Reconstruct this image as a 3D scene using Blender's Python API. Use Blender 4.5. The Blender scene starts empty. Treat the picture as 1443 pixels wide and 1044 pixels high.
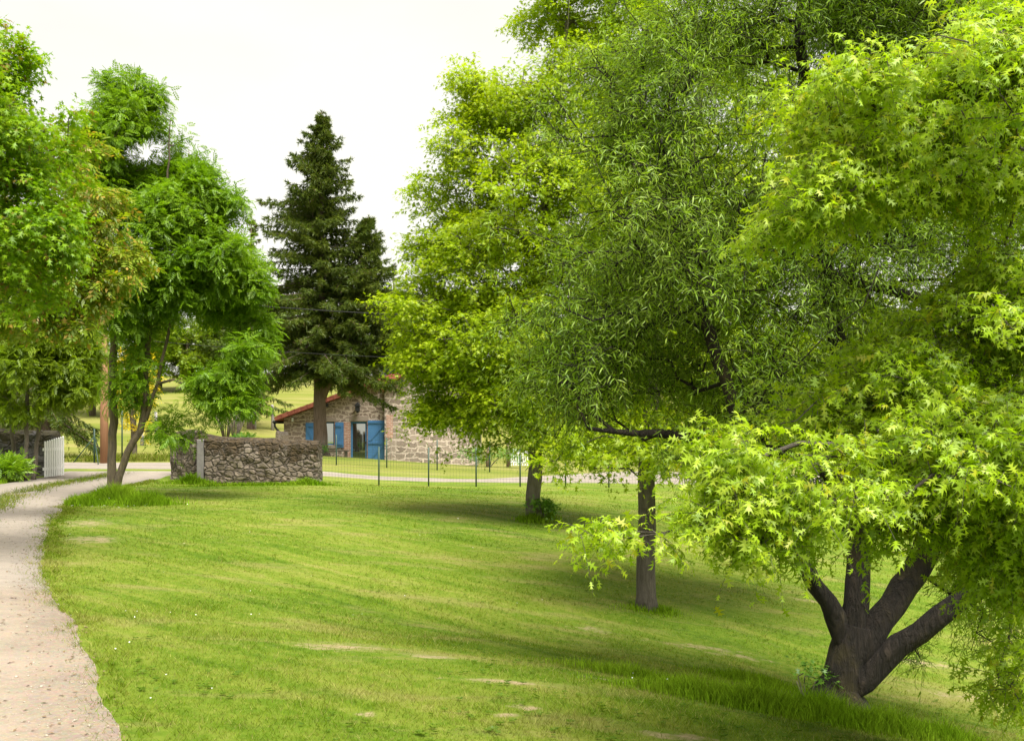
import bpy, math, random
import numpy as np
from mathutils import Vector
rng = np.random.default_rng(7)
random.seed(7)
sc = bpy.context.scene
COL = sc.collection
F, CU, HV, EYE = 1500.0, 721.5, 605.0, 1.6      # focal length in photo pixels, principal column, horizon row, eye height

def P(u, v, Y):                                  # photo pixel at distance Y -> a place in the world
    return np.array([(u - CU) / F * Y, Y, EYE + (HV - v) / F * Y])

# ------------------------------------------------------------------ noise
def _hash(ix, iy, iz, seed):
    h = (ix * 374761393 + iy * 668265263 + iz * 2147483647 + seed * 974634777) & 0xffffffff
    h = ((h ^ (h >> 13)) * 1274126177) & 0xffffffff
    return ((h ^ (h >> 16)) & 0xffff) / 65535.0
def vnoise(p, seed=0):
    p = np.asarray(p, float)
    i = np.floor(p).astype(np.int64); f = p - i; f = f * f * (3 - 2 * f)
    r = 0
    for dx in (0, 1):
        for dy in (0, 1):
            for dz in (0, 1):
                w = (f[..., 0] if dx else 1 - f[..., 0]) * (f[..., 1] if dy else 1 - f[..., 1]) * (f[..., 2] if dz else 1 - f[..., 2])
                r = r + w * _hash(i[..., 0] + dx, i[..., 1] + dy, i[..., 2] + dz, seed)
    return r
def noise2(x, y, s, seed=0, octaves=3):
    r, a, t = 0, 1, 0
    for k in range(octaves):
        r = r + a * vnoise(np.stack([x * s * 2**k, y * s * 2**k, np.zeros_like(x)], -1), seed + k); t += a; a *= .5
    return r / t

# ------------------------------------------------------------------ terrain
CP = [(-30,-15,.2),(0,-15,0),(30,-15,-.5),(0,0,0),(-5,0,0),(5,0,-.2),(-2,5.5,0),(0,5,0),(2.3,4.5,-.12),(.14,7.4,-.1),(1.2,7.0,-.2),(2.3,6.6,-.33),
      (1.2,8.2,-.36),(-4.7,10.7,0),(-8,18.5,0),(-13,18,.05),(.45,22,-.28),(1.77,14,-.76),(2.75,9,-.77),(5,11,-1.3),(7,9,-1.35),(5,7,-.9),(8,14,-1.5),(7,22,-.95),
      (14,10,-1.8),(14,20,-1.5),(-3,15,-.28),(0,11,-.55),(-14,30,.05),
      (-60,60,2),(60,60,.8),(-60,20,.5),(60,20,-1.5),(-60,-15,.3),(60,-15,-1),
      (-150,150,9),(0,160,9.5),(150,150,7),(-300,300,13),(0,400,17),(300,300,12),(-300,0,6),(300,0,2)]
for u, v, Y in [(155,705,25),(534,684,34),(797,686,34),(1000,690,34),(290,681,32),(452,679,32),(75,672,34.5),(246,671,34.5),(600,680,36),(800,660,46),(560,651,51),(400,648,53),
                (640,656,51),(452,642,46),(110,655,40),(200,640,46),(110,600,64),(340,590,70),(110,560,90),(350,555,90),(420,545,100),(1000,620,70),(1400,640,60)]:
    CP.append(tuple(P(u, v, Y)))
CP = np.array(CP, float)
def _tk(d2): return np.where(d2 > 1e-12, d2 * np.log(np.maximum(d2, 1e-12)) * .5, 0)
def _fit():
    n = len(CP); S = 30.
    X = CP[:, :2] / S
    K = _tk(((X[:, None] - X[None]) ** 2).sum(-1)) + np.eye(n) * 2e-4
    A = np.zeros((n + 3, n + 3)); A[:n, :n] = K; A[:n, n] = 1; A[:n, n+1:] = X; A[n, :n] = 1; A[n+1:, :n] = X.T
    b = np.zeros(n + 3); b[:n] = CP[:, 2]
    return X, np.linalg.solve(A, b), S
TX, TW, TS = _fit()
def H(x, y):
    x = np.atleast_1d(np.asarray(x, float)); y = np.atleast_1d(np.asarray(y, float))
    sh = x.shape; x = x.ravel(); y = y.ravel(); out = np.empty_like(x)
    for i in range(0, len(x), 60000):
        q = np.stack([x[i:i+60000], y[i:i+60000]], -1) / TS
        d2 = (q[:, None, 0] - TX[None, :, 0]) ** 2 + (q[:, None, 1] - TX[None, :, 1]) ** 2
        out[i:i+60000] = _tk(d2) @ TW[:-3] + TW[-3] + q @ TW[-2:]
    near = np.exp(-((y - 10) / 25) ** 2)
    out += (noise2(x, y, .7, 3, 2) - .5) * .05 * near
    return out.reshape(sh)
def h1(x, y): return float(H(x, y)[0])
def G(u, v):                                      # where the ray through a pixel meets the ground
    Ys = np.concatenate([np.arange(4, 40, .05), np.arange(40, 150, .3)])
    X = (u - CU) / F * Ys; Z = EYE + (HV - v) / F * Ys
    below = np.nonzero(H(X, Ys) >= Z)[0]
    k = below[0] if len(below) else len(Ys) - 1
    return np.array([X[k], Ys[k], h1(X[k], Ys[k])])

# ------------------------------------------------------------------ object helpers
def make_mesh(name, V, faces, mat, root=None, smooth=False, flat_loops=None):
    """faces: list of tuples, or (loop_idx, loop_start) arrays through flat_loops"""
    V = np.asarray(V, np.float64).reshape(-1, 3)
    q = root
    while q is not None: V = V - np.array(q.location); q = q.parent
    me = bpy.data.meshes.new(name)
    if flat_loops is None:
        me.from_pydata([tuple(p) for p in V], [], faces)
    else:
        li, ls = flat_loops
        me.vertices.add(len(V)); me.vertices.foreach_set('co', V.astype(np.float32).ravel())
        me.loops.add(len(li)); me.loops.foreach_set('vertex_index', li.astype(np.int32))
        me.polygons.add(len(ls)); me.polygons.foreach_set('loop_start', ls.astype(np.int32))
        me.update(calc_edges=True)
    if smooth: me.polygons.foreach_set('use_smooth', np.ones(len(me.polygons), bool))
    if mat: me.materials.append(mat)
    o = bpy.data.objects.new(name, me); COL.objects.link(o)
    if root is not None: o.parent = root
    return o
def tag(o, label, cat, group=None):
    o['label'] = label; o['category'] = cat
    if group: o['group'] = group
    return o
def thing(name, label, cat, loc, group=None):
    o = bpy.data.objects.new(name, None); COL.objects.link(o)
    o.location = [float(c) for c in loc]; o.empty_display_size = .3
    return tag(o, label, cat, group)
def structure(o): o['kind'] = 'structure'; return o
def stuff(o): o['kind'] = 'stuff'; return o

class MB:
    def __init__(s): s.V = []; s.Fc = []
    def add(s, V, Fs):
        b = len(s.V); s.V += [tuple(map(float, p)) for p in V]; s.Fc += [tuple(i + b for i in f) for f in Fs]; return s
    def box(s, x0, x1, y0, y1, z0, z1):
        return s.add([(x0,y0,z0),(x1,y0,z0),(x1,y1,z0),(x0,y1,z0),(x0,y0,z1),(x1,y0,z1),(x1,y1,z1),(x0,y1,z1)],
              [(0,3,2,1),(4,5,6,7),(0,1,5,4),(1,2,6,5),(2,3,7,6),(3,0,4,7)])
    def prism(s, poly, y0, y1):                     # polygon in (x, z), extruded along y
        n = len(poly)
        V = [(x, y0, z) for x, z in poly] + [(x, y1, z) for x, z in poly]
        return s.add(V, [tuple(range(n)), tuple(range(2*n-1, n-1, -1))] + [(i, i+n, (i+1) % n + n, (i+1) % n) for i in range(n)])
    def bar(s, a, b, w, t, up=(0,0,1)):             # rectangular bar from a to b
        a = Vector(a); b = Vector(b); d = (b - a).normalized(); u = Vector(up)
        if abs(d.dot(u)) > .95: u = Vector((0, 1, 0))
        sx = d.cross(u).normalized(); u = sx.cross(d)
        V = [p + sx * (i * w / 2) + u * (j * t / 2) for p in (a, b) for i, j in ((-1,-1),(1,-1),(1,1),(-1,1))]
        return s.add(V, [(0,1,2,3),(7,6,5,4),(0,4,5,1),(1,5,6,2),(2,6,7,3),(3,7,4,0)])
    def tube(s, pts, rad, n=8, cap=True, wob=0, seed=0):
        V, Fs = ring_tube(np.array(pts, float), np.array(rad, float) * np.ones(len(pts)), n, wob, seed)
        return s.add(V, Fs)
    def build(s, name, mat, root=None, smooth=False, bevel=0):
        o = make_mesh(name, s.V, s.Fc, mat, root, smooth)
        if bevel:
            m = o.modifiers.new('bevel', 'BEVEL'); m.width = bevel; m.segments = 2; m.limit_method = 'ANGLE'
        return o

def ring_tube(pts, rad, n=6, wob=0, seed=0):
    k = len(pts)
    T = np.gradient(pts, axis=0); T /= np.linalg.norm(T, axis=1)[:, None] + 1e-9
    ref = np.array([0, 1., 0]) if abs(T[0, 1]) < .8 else np.array([1., 0, 0])
    V = np.empty((k, n, 3)); a = np.arange(n) * 2 * np.pi / n
    for i in range(k):
        ref = ref - T[i] * ref.dot(T[i]); ref /= np.linalg.norm(ref) + 1e-9
        b = np.cross(T[i], ref)
        V[i] = pts[i] + (np.cos(a)[:, None] * ref + np.sin(a)[:, None] * b) * rad[i]
    if wob:
        c = pts[:, None]; nz = vnoise(V * np.array([1, 1, .35]) * (2.2 / max(rad.max(), .05)), seed) - .5
        nz2 = vnoise(V * np.array([1, 1, .3]) * (7 / max(rad.max(), .05)), seed + 5) - .5
        V = c + (V - c) * (1 + wob * (nz * 1.2 + nz2 * .5))[..., None]
    Fs = []
    for i in range(k - 1):
        for j in range(n):
            j2 = (j + 1) % n
            Fs.append((i*n + j, i*n + j2, (i+1)*n + j2, (i+1)*n + j))
    Fs.append(tuple(range(n - 1, -1, -1))); Fs.append(tuple((k-1)*n + j for j in range(n)))
    return V.reshape(-1, 3), Fs

# ------------------------------------------------------------------ materials
class NT:
    def __init__(s, m): s.t = m.node_tree; s.t.nodes.clear()
    def __call__(s, typ, inp=None, **kw):
        n = s.t.nodes.new('ShaderNode' + typ)
        for k, v in kw.items(): setattr(n, k, v)
        for k, v in (inp or {}).items():
            sk = n.inputs[k]
            if isinstance(v, bpy.types.NodeSocket): s.t.links.new(v, sk)
            elif isinstance(v, bpy.types.Node): s.t.links.new(v.outputs[0], sk)
            else:
                if sk.type == 'RGBA' and len(v) == 3: v = (*v, 1)
                sk.default_value = v
        return n
    def ramp(s, fac, stops, interp='LINEAR'):
        n = s('ValToRGB', {'Fac': fac}); cr = n.color_ramp; cr.interpolation = interp
        while len(cr.elements) < len(stops): cr.elements.new(.5)
        for e, (p, c) in zip(cr.elements, stops):
            e.position = p; e.color = (c, c, c, 1) if isinstance(c, (int, float)) else (*c, 1)
        return n.outputs[0]
    def noise(s, vec, scale, detail=4, rough=.55, dist=0):
        return s('TexNoise', {'Vector': vec, 'Scale': scale, 'Detail': detail, 'Roughness': rough, 'Distortion': dist}).outputs[0]
    def mix(s, fac, a, b, mode='MIX'):
        n = s('Mix', data_type='RGBA', blend_type=mode)
        for k, v in ((0, fac), (6, a), (7, b)):
            if isinstance(v, bpy.types.NodeSocket): s.t.links.new(v, n.inputs[k])
            else: n.inputs[k].default_value = v if k == 0 else ((*v, 1) if len(v) == 3 else v)
        return n.outputs[2]
    def math(s, op, a, b=0.):
        return s('Math', {0: a, 1: b}, operation=op).outputs[0]
    def pos(s): return s('NewGeometry').outputs['Position']
    def scaled(s, vec, sx, sy, sz, rot=0):
        return s('Mapping', {'Vector': vec, 'Scale': (sx, sy, sz), 'Rotation': (0, 0, rot)}).outputs[0]
    def out(s, sh): s('OutputMaterial', {'Surface': sh})
    def bump(s, height, strength, dist=.02):
        return s('Bump', {'Height': height, 'Strength': strength, 'Distance': dist}).outputs[0]
    def principled(s, col, rough=.8, normal=None, **kw):
        d = {'Base Color': col, 'Roughness': rough}
        d.update(kw)
        if normal is not None: d['Normal'] = normal
        s.out(s('BsdfPrincipled', d))
def new_mat(name):
    m = bpy.data.materials.new(name); m.use_nodes = True
    return m, NT(m)

def leaf_mat(name, dark, mid, light, trans=.42, gloss=.05, clump=.9, odd=None):
    m, N = new_mat(name)
    g = N('NewGeometry'); r = g.outputs['Random Per Island']
    nz = N.noise(g.outputs['Position'], clump, 3)
    f = N.math('ADD', N.math('MULTIPLY', r, .55), N.math('MULTIPLY', N.math('SUBTRACT', nz, .27), .9))
    st = [(.15, dark), (.5, mid), (.85, light)]
    c = N.ramp(f, st)
    if odd:
        c = N.mix(N.ramp(N.math('FRACT', N.math('MULTIPLY', r, 17.3)), [(odd[1], 0.), (odd[1] + .02, 1.)]), c, odd[0])
    d = N('BsdfDiffuse', {'Color': c})
    t = N('BsdfTranslucent', {'Color': N.mix(1., c, (1.05, 1.08, .5), 'MULTIPLY')})
    s = N('MixShader', {0: trans, 1: d.outputs[0], 2: t.outputs[0]})
    s = N('MixShader', {0: gloss, 1: s.outputs[0], 2: N('BsdfGlossy', {'Color': (.9, .95, .9), 'Roughness': .45}).outputs[0]})
    N.out(s.outputs[0]); return m

def bark_mat(name, c1, c2, moss=None, scale=1., bump=.8):
    m, N = new_mat(name)
    p = N.pos()
    v = N.scaled(p, 9 * scale, 9 * scale, 1.6 * scale)
    n = N.noise(v, 1.6, 8, .65, .6)
    n2 = N.noise(p, 3.5, 4)
    c = N.mix(N.ramp(n, [(.36, 0.), (.64, 1.)]), c1, c2)
    c = N.mix(N.math('MULTIPLY', n2, .35), c, tuple(.55 * (a + b) for a, b in zip(c1, c2)))
    if moss:
        k = N.ramp(N.noise(p, 2.6, 5, .6), [(.52, 0.), (.64, 1.)])
        c = N.mix(N.math('MULTIPLY', k, .75), c, moss)
    ridges = N.ramp(n, [(.35, 0.), (.62, 1.)])
    N.principled(c, .92, N.bump(ridges, bump, .05)); return m

def flat_mat(name, col, rough=.6, var=.25, scale=8, bump=.15, streak=False, **kw):
    m, N = new_mat(name); p = N.pos()
    if streak: p = N.scaled(p, 1, 1, .12)
    n = N.noise(p, scale, 6, .6)
    c = N.mix(n, tuple(x * (1 - var) for x in col), tuple(min(1, x * (1 + var)) for x in col))
    N.principled(c, rough, N.bump(n, bump, .01), **kw); return m

def lawn_colour(N, p):
    big = N.noise(p, .28, 5, .6)
    fine = N.noise(p, 9, 5, .7)
    mow = N.noise(N.scaled(N.scaled(p, 1, 1, 1, .73), .16, 2.4, .4), 1.3, 5, .65)
    f = N.math('ADD', N.math('MULTIPLY', big, .46), N.math('ADD', N.math('MULTIPLY', fine, .36), N.math('MULTIPLY', mow, .42)))
    c = N.ramp(f, [(.46, (.044, .090, .003)), (.57, (.088, .146, .006)), (.68, (.146, .185, .020)), (.8, (.215, .208, .055))])
    dry = N.ramp(N.noise(N.scaled(p, .55, 1.4, .5, .2), 1.0, 6, .7), [(.52, 0.), (.74, .85)])
    return N.mix(dry, c, (.23, .195, .07))
def ground_mat():
    m, N = new_mat('lawn'); p = N.pos()
    c = lawn_colour(N, p)
    a = N('Attribute', attribute_name='bare').outputs['Fac']
    rough = N.noise(p, 7, 5, .7)
    k = N.ramp(N.math('ADD', a, N.math('MULTIPLY', N.math('SUBTRACT', rough, .5), 1.1)), [(.42, 0.), (.68, 1.)])
    soil = N.mix(N.noise(p, 14, 5, .7), (.22, .15, .085), (.42, .32, .21))
    c = N.mix(N.math('MULTIPLY', k, .8), c, soil)
    far = N('Attribute', attribute_name='meadow').outputs['Fac']
    mead = N.ramp(N.noise(N.scaled(p, .05, .25, .1), 1.6, 6, .65), [(.25, (.085, .13, .012)), (.45, (.15, .165, .026)), (.65, (.22, .20, .06))])
    c = N.mix(far, c, mead)
    b = N.bump(N.noise(p, 35, 6, .75), .7, .03)
    N.principled(c, .95, b, **{'Specular IOR Level': .15}); return m
def blade_mat(name, bright=1., lush=None):
    m, N = new_mat(name); g = N('NewGeometry')
    c = lawn_colour(N, g.outputs['Position']) if lush is None else N.ramp(N.noise(g.outputs['Position'], 1.2, 4), [(.3, lush[0]), (.7, lush[1])])
    v = N.ramp(g.outputs['Random Per Island'], [(0., .5), (1., 1.4)])
    if lush is None: c = N.mix(N.ramp(N.math('FRACT', N.math('MULTIPLY', g.outputs['Random Per Island'], 13.7)), [(.88, 0.), (.9, .75)]), c, (.30, .26, .10))
    c = N.mix(1., c, v, 'MULTIPLY')
    c = N.mix(1., c, (bright, bright, bright), 'MULTIPLY')
    s = N('MixShader', {0: .45, 1: N('BsdfDiffuse', {'Color': c}).outputs[0], 2: N('BsdfTranslucent', {'Color': N.mix(1., c, (1.15, 1.1, .8), 'MULTIPLY')}).outputs[0]})
    N.out(s.outputs[0]); return m

def gravel_mat():
    m, N = new_mat('gravel'); p = N.pos()
    big = N.noise(p, .5, 5, .6); mid = N.noise(p, 4, 6, .7); fine = N.noise(p, 55, 4, .7)
    vor = N('TexVoronoi', {'Vector': p, 'Scale': 38.}).outputs['Color']
    c = N.ramp(big, [(.3, (.14, .108, .075)), (.55, (.22, .176, .127)), (.75, (.285, .235, .175))])
    c = N.mix(N.ramp(mid, [(.45, 0.), (.68, .7)]), c, (.25, .175, .12))
    c = N.mix(.22, c, N.mix(1., c, vor, 'MULTIPLY'))
    c = N.mix(N.ramp(fine, [(.55, 0.), (.75, .55)]), c, (.48, .42, .35))
    c = N.mix(N.ramp(N.noise(p, 22, 3, .6), [(.60, 0.), (.68, .75)]), c, (.15, .11, .07))
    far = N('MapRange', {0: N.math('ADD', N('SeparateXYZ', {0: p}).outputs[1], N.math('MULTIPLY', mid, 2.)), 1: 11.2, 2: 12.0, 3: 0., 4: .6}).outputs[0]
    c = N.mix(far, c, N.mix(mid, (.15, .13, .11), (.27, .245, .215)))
    ru = N('Attribute', attribute_name='rut').outputs['Fac']
    c = N.mix(N.math('MULTIPLY', ru, N.ramp(mid, [(.3, .15), (.7, .6)])), c, (.31, .262, .20))
    gr = N.ramp(N.noise(p, 2.2, 6, .75), [(.60, 0.), (.70, .7)])
    a = N('Attribute', attribute_name='weed').outputs['Fac']
    c = N.mix(N.math('MULTIPLY', gr, a), c, (.12, .15, .03))
    N.principled(c, .95, N.bump(N.math('ADD', fine, N.math('MULTIPLY', mid, 1.2)), .6, .02)); return m

def stone_mat(name, stones, mortar, sx, sz, edge=.09, moss=None, distort=.25, bump=.8):
    """rubble masonry: cells of stone between joints, laid over x (or y) and z"""
    m, N = new_mat(name); p = N.pos()
    q = N.scaled(p, sx, sx * .9, sz)
    w = N('TexNoise', {'Vector': p, 'Scale': 2.4, 'Detail': 3.}).outputs['Color']
    q = N('VectorMath', {0: q, 1: N('VectorMath', {0: w, 1: (distort * 3,) * 3}, operation='MULTIPLY').outputs[0]}, operation='ADD').outputs[0]
    e = N('TexVoronoi', {'Vector': q, 'Scale': 1., 'Randomness': .8}, feature='DISTANCE_TO_EDGE').outputs['Distance']
    cc = N('TexVoronoi', {'Vector': q, 'Scale': 1., 'Randomness': .8}, feature='F1').outputs['Color']
    sep = N('SeparateColor', {0: cc}).outputs[0]
    c = N.ramp(sep, [(i / (len(stones) - 1), s) for i, s in enumerate(stones)])
    sp = N.noise(p, 16, 6, .7)
    c = N.mix(.55, c, N.mix(1., c, N.ramp(sp, [(.25, .35), (.75, 1.6)]), 'MULTIPLY'))
    en = N.math('ADD', e, N.math('MULTIPLY', N.math('SUBTRACT', N.noise(p, 12, 4), .5), .06))
    jk = N.ramp(en, [(edge * .6, 0.), (edge * 1.3, 1.)])
    mo = N.mix(N.noise(p, 9, 5, .6), tuple(x * .8 for x in mortar), tuple(min(1, x * 1.15) for x in mortar))
    c = N.mix(jk, mo, c)
    if moss:
        c = N.mix(N.ramp(N.noise(p, 10, 6, .75), [(.55, 0.), (.66, .75)]), c, tuple(min(1., x * 1.75) for x in stones[1]))
        c = N.mix(N.ramp(N.noise(p, 5.5, 6, .75), [(.54, 0.), (.68, .8)]), c, (.05, .042, .034))
    hgt = N.math('ADD', N.ramp(en, [(edge * .4, 0.), (edge * 2.4, 1.)]), N.math('MULTIPLY', sp, .35))
    if moss:
        a = N('Attribute', attribute_name='moss').outputs['Fac']
        k = N.ramp(N.math('ADD', a, N.math('MULTIPLY', N.math('SUBTRACT', N.noise(N.scaled(p, 1, 1, .4), 2.6, 6, .68), .5), 2.3)), [(.44, 0.), (.56, 1.)])
        mc = N.ramp(N.noise(p, 7, 6, .7), [(.3, moss[0]), (.62, moss[1]), (.78, moss[2])])
        c = N.mix(N.math('MULTIPLY', k, .9), c, mc)
        hgt = N.math('ADD', hgt, N.math('MULTIPLY', k, N.noise(p, 25, 5)))
    N.principled(c, .93, N.bump(hgt, bump, .05)); return m

def coursed_mat(name, c_a, c_b, mortar, bw, rh, ms):
    """roughly coursed rubble: blocks of uneven outline bedded in wide pale joints"""
    m, N = new_mat(name); p = N.pos()
    sp = N('SeparateXYZ', {0: p})
    v = N('CombineXYZ', {'X': N.math('ADD', sp.outputs[0], N.math('MULTIPLY', sp.outputs[1], .9)), 'Y': sp.outputs[2]}).outputs[0]
    w1 = N('TexNoise', {'Vector': v, 'Scale': 1.5, 'Detail': 2.}).outputs['Color']; w2 = N('TexNoise', {'Vector': v, 'Scale': 6., 'Detail': 3.}).outputs['Color']
    add = lambda a, b, k: N('VectorMath', {0: a, 1: N('VectorMath', {0: b, 1: (k, k * .75, 0)}, operation='MULTIPLY').outputs[0]}, operation='ADD').outputs[0]
    v = add(add(v, w1, .8), w2, .17)
    b = N('TexBrick', {'Vector': v, 'Color1': (*c_a, 1), 'Color2': (*c_b, 1), 'Mortar': (*mortar, 1), 'Scale': 1., 'Mortar Size': ms, 'Mortar Smooth': .25, 'Brick Width': bw, 'Row Height': rh, 'Bias': 0.}, offset=.43, squash=.62, squash_frequency=3)
    g = N.noise(p, 14, 6, .7)
    c = N.mix(.6, b.outputs[0], N.mix(1., b.outputs[0], N.ramp(g, [(.25, .5), (.75, 1.5)]), 'MULTIPLY'))
    c = N.mix(N.ramp(N.noise(p, 2.2, 4), [(.5, 0.), (.75, .35)]), c, tuple(x * .75 for x in mortar))
    N.principled(c, .93, N.bump(N.math('ADD', N.math('MULTIPLY', b.outputs[1], -1.), N.math('MULTIPLY', g, .4)), .8, .04)); return m

def brick_mat():
    m, N = new_mat('brick'); p = N.pos()
    v = N('CombineXYZ', {'X': N('SeparateXYZ', {0: p}).outputs[0], 'Y': N('SeparateXYZ', {0: p}).outputs[2]}).outputs[0]
    b = N('TexBrick', {'Vector': v, 'Color1': (.36, .15, .10, 1), 'Color2': (.45, .25, .18, 1), 'Mortar': (.5, .42, .34, 1), 'Scale': 1., 'Mortar Size': .012, 'Brick Width': .24, 'Row Height': .085})
    c = N.mix(.5, b.outputs[0], N.mix(1., b.outputs[0], N.ramp(N.noise(p, 11, 5), [(.3, .5), (.7, 1.4)]), 'MULTIPLY'))
    N.principled(c, .9, N.bump(b.outputs[1], -.6, .01)); return m
def tile_mat():
    m, N = new_mat('roof_tile'); p = N.pos()
    n = N.noise(p, 5, 6, .65); w = N('TexWave', {'Vector': N.scaled(p, 1, 1, 1), 'Scale': 2.6, 'Distortion': .4}, bands_direction='Y').outputs[0]
    c = N.ramp(n, [(.3, (.20, .05, .03)), (.55, (.34, .10, .06)), (.75, (.42, .19, .12))])
    N.principled(c, .85, N.bump(w, .6, .04)); return m
def plank_mat(name, col, width=.12):
    m, N = new_mat(name); p = N.pos()
    x = N('SeparateXYZ', {0: p}).outputs[0]
    fr = N.math('FRACT', N.math('DIVIDE', N.math('ADD', x, 100.), width))
    gap = N.ramp(fr, [(0., 0.), (.08, 1.), (.92, 1.), (1., 0.)])
    n = N.noise(N.scaled(p, 3, 3, .4), 4, 6, .6)
    c = N.mix(n, tuple(v * .78 for v in col), tuple(min(1, v * 1.2) for v in col))
    N.principled(c, .55, N.bump(N.math('ADD', gap, N.math('MULTIPLY', n, .15)), .5, .01)); return m
def glass_mat():
    m, N = new_mat('window_glass')
    s = N('MixShader', {0: .62, 1: N('BsdfDiffuse', {'Color': (.012, .013, .012, 1)}).outputs[0], 2: N('BsdfGlossy', {'Color': (.75, .78, .72, 1), 'Roughness': .03}).outputs[0]})
    N.out(s.outputs[0]); return m

M = {}
M['lawn'] = ground_mat()
M['blade'] = blade_mat('grass_blade', 1.25)
M['long'] = blade_mat('long_grass_blade', 1.2, ((.10, .20, .005), (.19, .29, .018)))
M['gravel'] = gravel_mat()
M['pebble'] = flat_mat('pebble', (.36, .31, .25), .9, .5, 30)
M['oak_near'] = leaf_mat('oak_leaf_near', (.23, .37, .004), (.33, .48, .009), (.45, .55, .04), .5, .025, 1.4, ((.40, .42, .015), .94))
M['oak'] = leaf_mat('oak_leaf', (.25, .37, .003), (.34, .46, .006), (.45, .52, .016), .5, .02, .6)
M['oak_left'] = leaf_mat('oak_leaf_left', (.13, .26, .003), (.20, .35, .005), (.30, .42, .012), .5, .02, .9, ((.24, .17, .03), .92))
M['willow'] = leaf_mat('willow_leaf', (.125, .235, .006), (.225, .36, .012), (.37, .48, .08), .48, .025, .8)
M['ash'] = leaf_mat('ash_leaf', (.105, .215, .004), (.17, .31, .008), (.25, .38, .018), .48, .02, .6)
M['sapling'] = leaf_mat('sapling_leaf', (.13, .21, .003), (.20, .30, .006), (.28, .35, .014), .5, .02, .6)
M['russet'] = leaf_mat('russet_leaf', (.13, .22, .004), (.21, .29, .008), (.30, .36, .02), .5, .03, .9, ((.40, .27, .04), .84))
M['back'] = leaf_mat('far_leaf', (.075, .125, .018), (.11, .17, .025), (.16, .21, .04), .42, .02, .35)
M['needle'] = leaf_mat('spruce_needle', (.042, .072, .009), (.082, .120, .014), (.16, .195, .024), .3, .015, .9, ((.10, .07, .03), .95))
M['needle_blue'] = leaf_mat('blue_spruce_needle', (.035, .055, .04), (.06, .085, .06), (.09, .115, .08), .15, .02, .4)
M['yellow'] = leaf_mat('yellow_flower', (.55, .42, .004), (.72, .56, .006), (.8, .66, .02), .4, .02, .8)
M['shrub'] = leaf_mat('shrub_leaf', (.06, .17, .008), (.11, .25, .014), (.17, .31, .02), .4, .04, 1.)
M['bark_willow'] = bark_mat('willow_bark', (.010, .007, .004), (.046, .033, .022), (.065, .05, .012), 1.3, 1.)
M['bark_oak'] = bark_mat('oak_bark', (.10, .085, .065), (.19, .165, .13), (.12, .12, .05), 1.6, .5)
M['bark_oak_dark'] = bark_mat('dark_oak_bark', (.055, .044, .034), (.13, .11, .085), None, 1.8, .6)
M['bark_ash'] = bark_mat('ash_bark', (.055, .042, .026), (.14, .11, .06), (.12, .10, .025), 1.2, .5)
M['bark_spruce'] = bark_mat('spruce_bark', (.09, .06, .045), (.20, .14, .11), None, 1., .8)
M['bark_twig'] = bark_mat('twig_bark', (.10, .08, .06), (.18, .15, .11))

# ------------------------------------------------------------------ world, sun, camera
SUN_EL, SUN_AZ = 64., 152.           # degrees: sun height; direction it shines from, clockwise from +Y (behind the camera, to the right)
w = bpy.data.worlds.new('World'); sc.world = w; w.use_nodes = True
N = NT(w)
sky = N('TexSky', sky_type='NISHITA', sun_disc=False, sun_elevation=math.radians(SUN_EL), sun_rotation=math.radians(SUN_AZ), air_density=1.2, dust_density=4.)
g = N('TexCoord').outputs['Generated']
cl = N.noise(N.scaled(g, 1, 1, 3), 1.6, 5, .55)
cloud = N.ramp(cl, [(.36, (.84, .81, .735)), (.62, (1., .965, .85))])
cloud = N.mix(1., cloud, (4.1, 4.1, 4.1), 'MULTIPLY')     # a closed bright cloud deck
bg = N('Background', {'Color': N.mix(.9, sky.outputs[0], cloud), 'Strength': .1})
N('OutputWorld', {'Surface': bg.outputs[0]})
ld = bpy.data.lights.new('sun', 'SUN'); ld.energy = 3.7; ld.angle = math.radians(42); ld.color = (1, .97, .91)
lo = bpy.data.objects.new('sun', ld); COL.objects.link(lo)
az, el = math.radians(SUN_AZ), math.radians(SUN_EL)
sd = Vector((math.sin(az) * math.cos(el), math.cos(az) * math.cos(el), math.sin(el)))
lo.rotation_euler = sd.to_track_quat('Z', 'Y').to_euler(); lo.location = sd * 60
cam = bpy.data.cameras.new('camera'); co = bpy.data.objects.new('camera', cam); COL.objects.link(co)
cam.sensor_width = 36; cam.lens = F / 1443 * 36; cam.shift_y = (HV - 522) / 1443; cam.clip_end = 2000; cam.clip_start = .1
co.location = (0, 0, EYE); co.rotation_euler = (math.pi / 2, 0, 0); sc.camera = co
sc.view_settings.view_transform = 'Standard'; sc.view_settings.look = 'None'; sc.view_settings.gamma = 1; sc.view_settings.exposure = 1.5
sc.cycles.max_bounces = 10; sc.cycles.diffuse_bounces = 8; sc.cycles.transmission_bounces = 8; sc.cycles.glossy_bounces = 2

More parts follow.
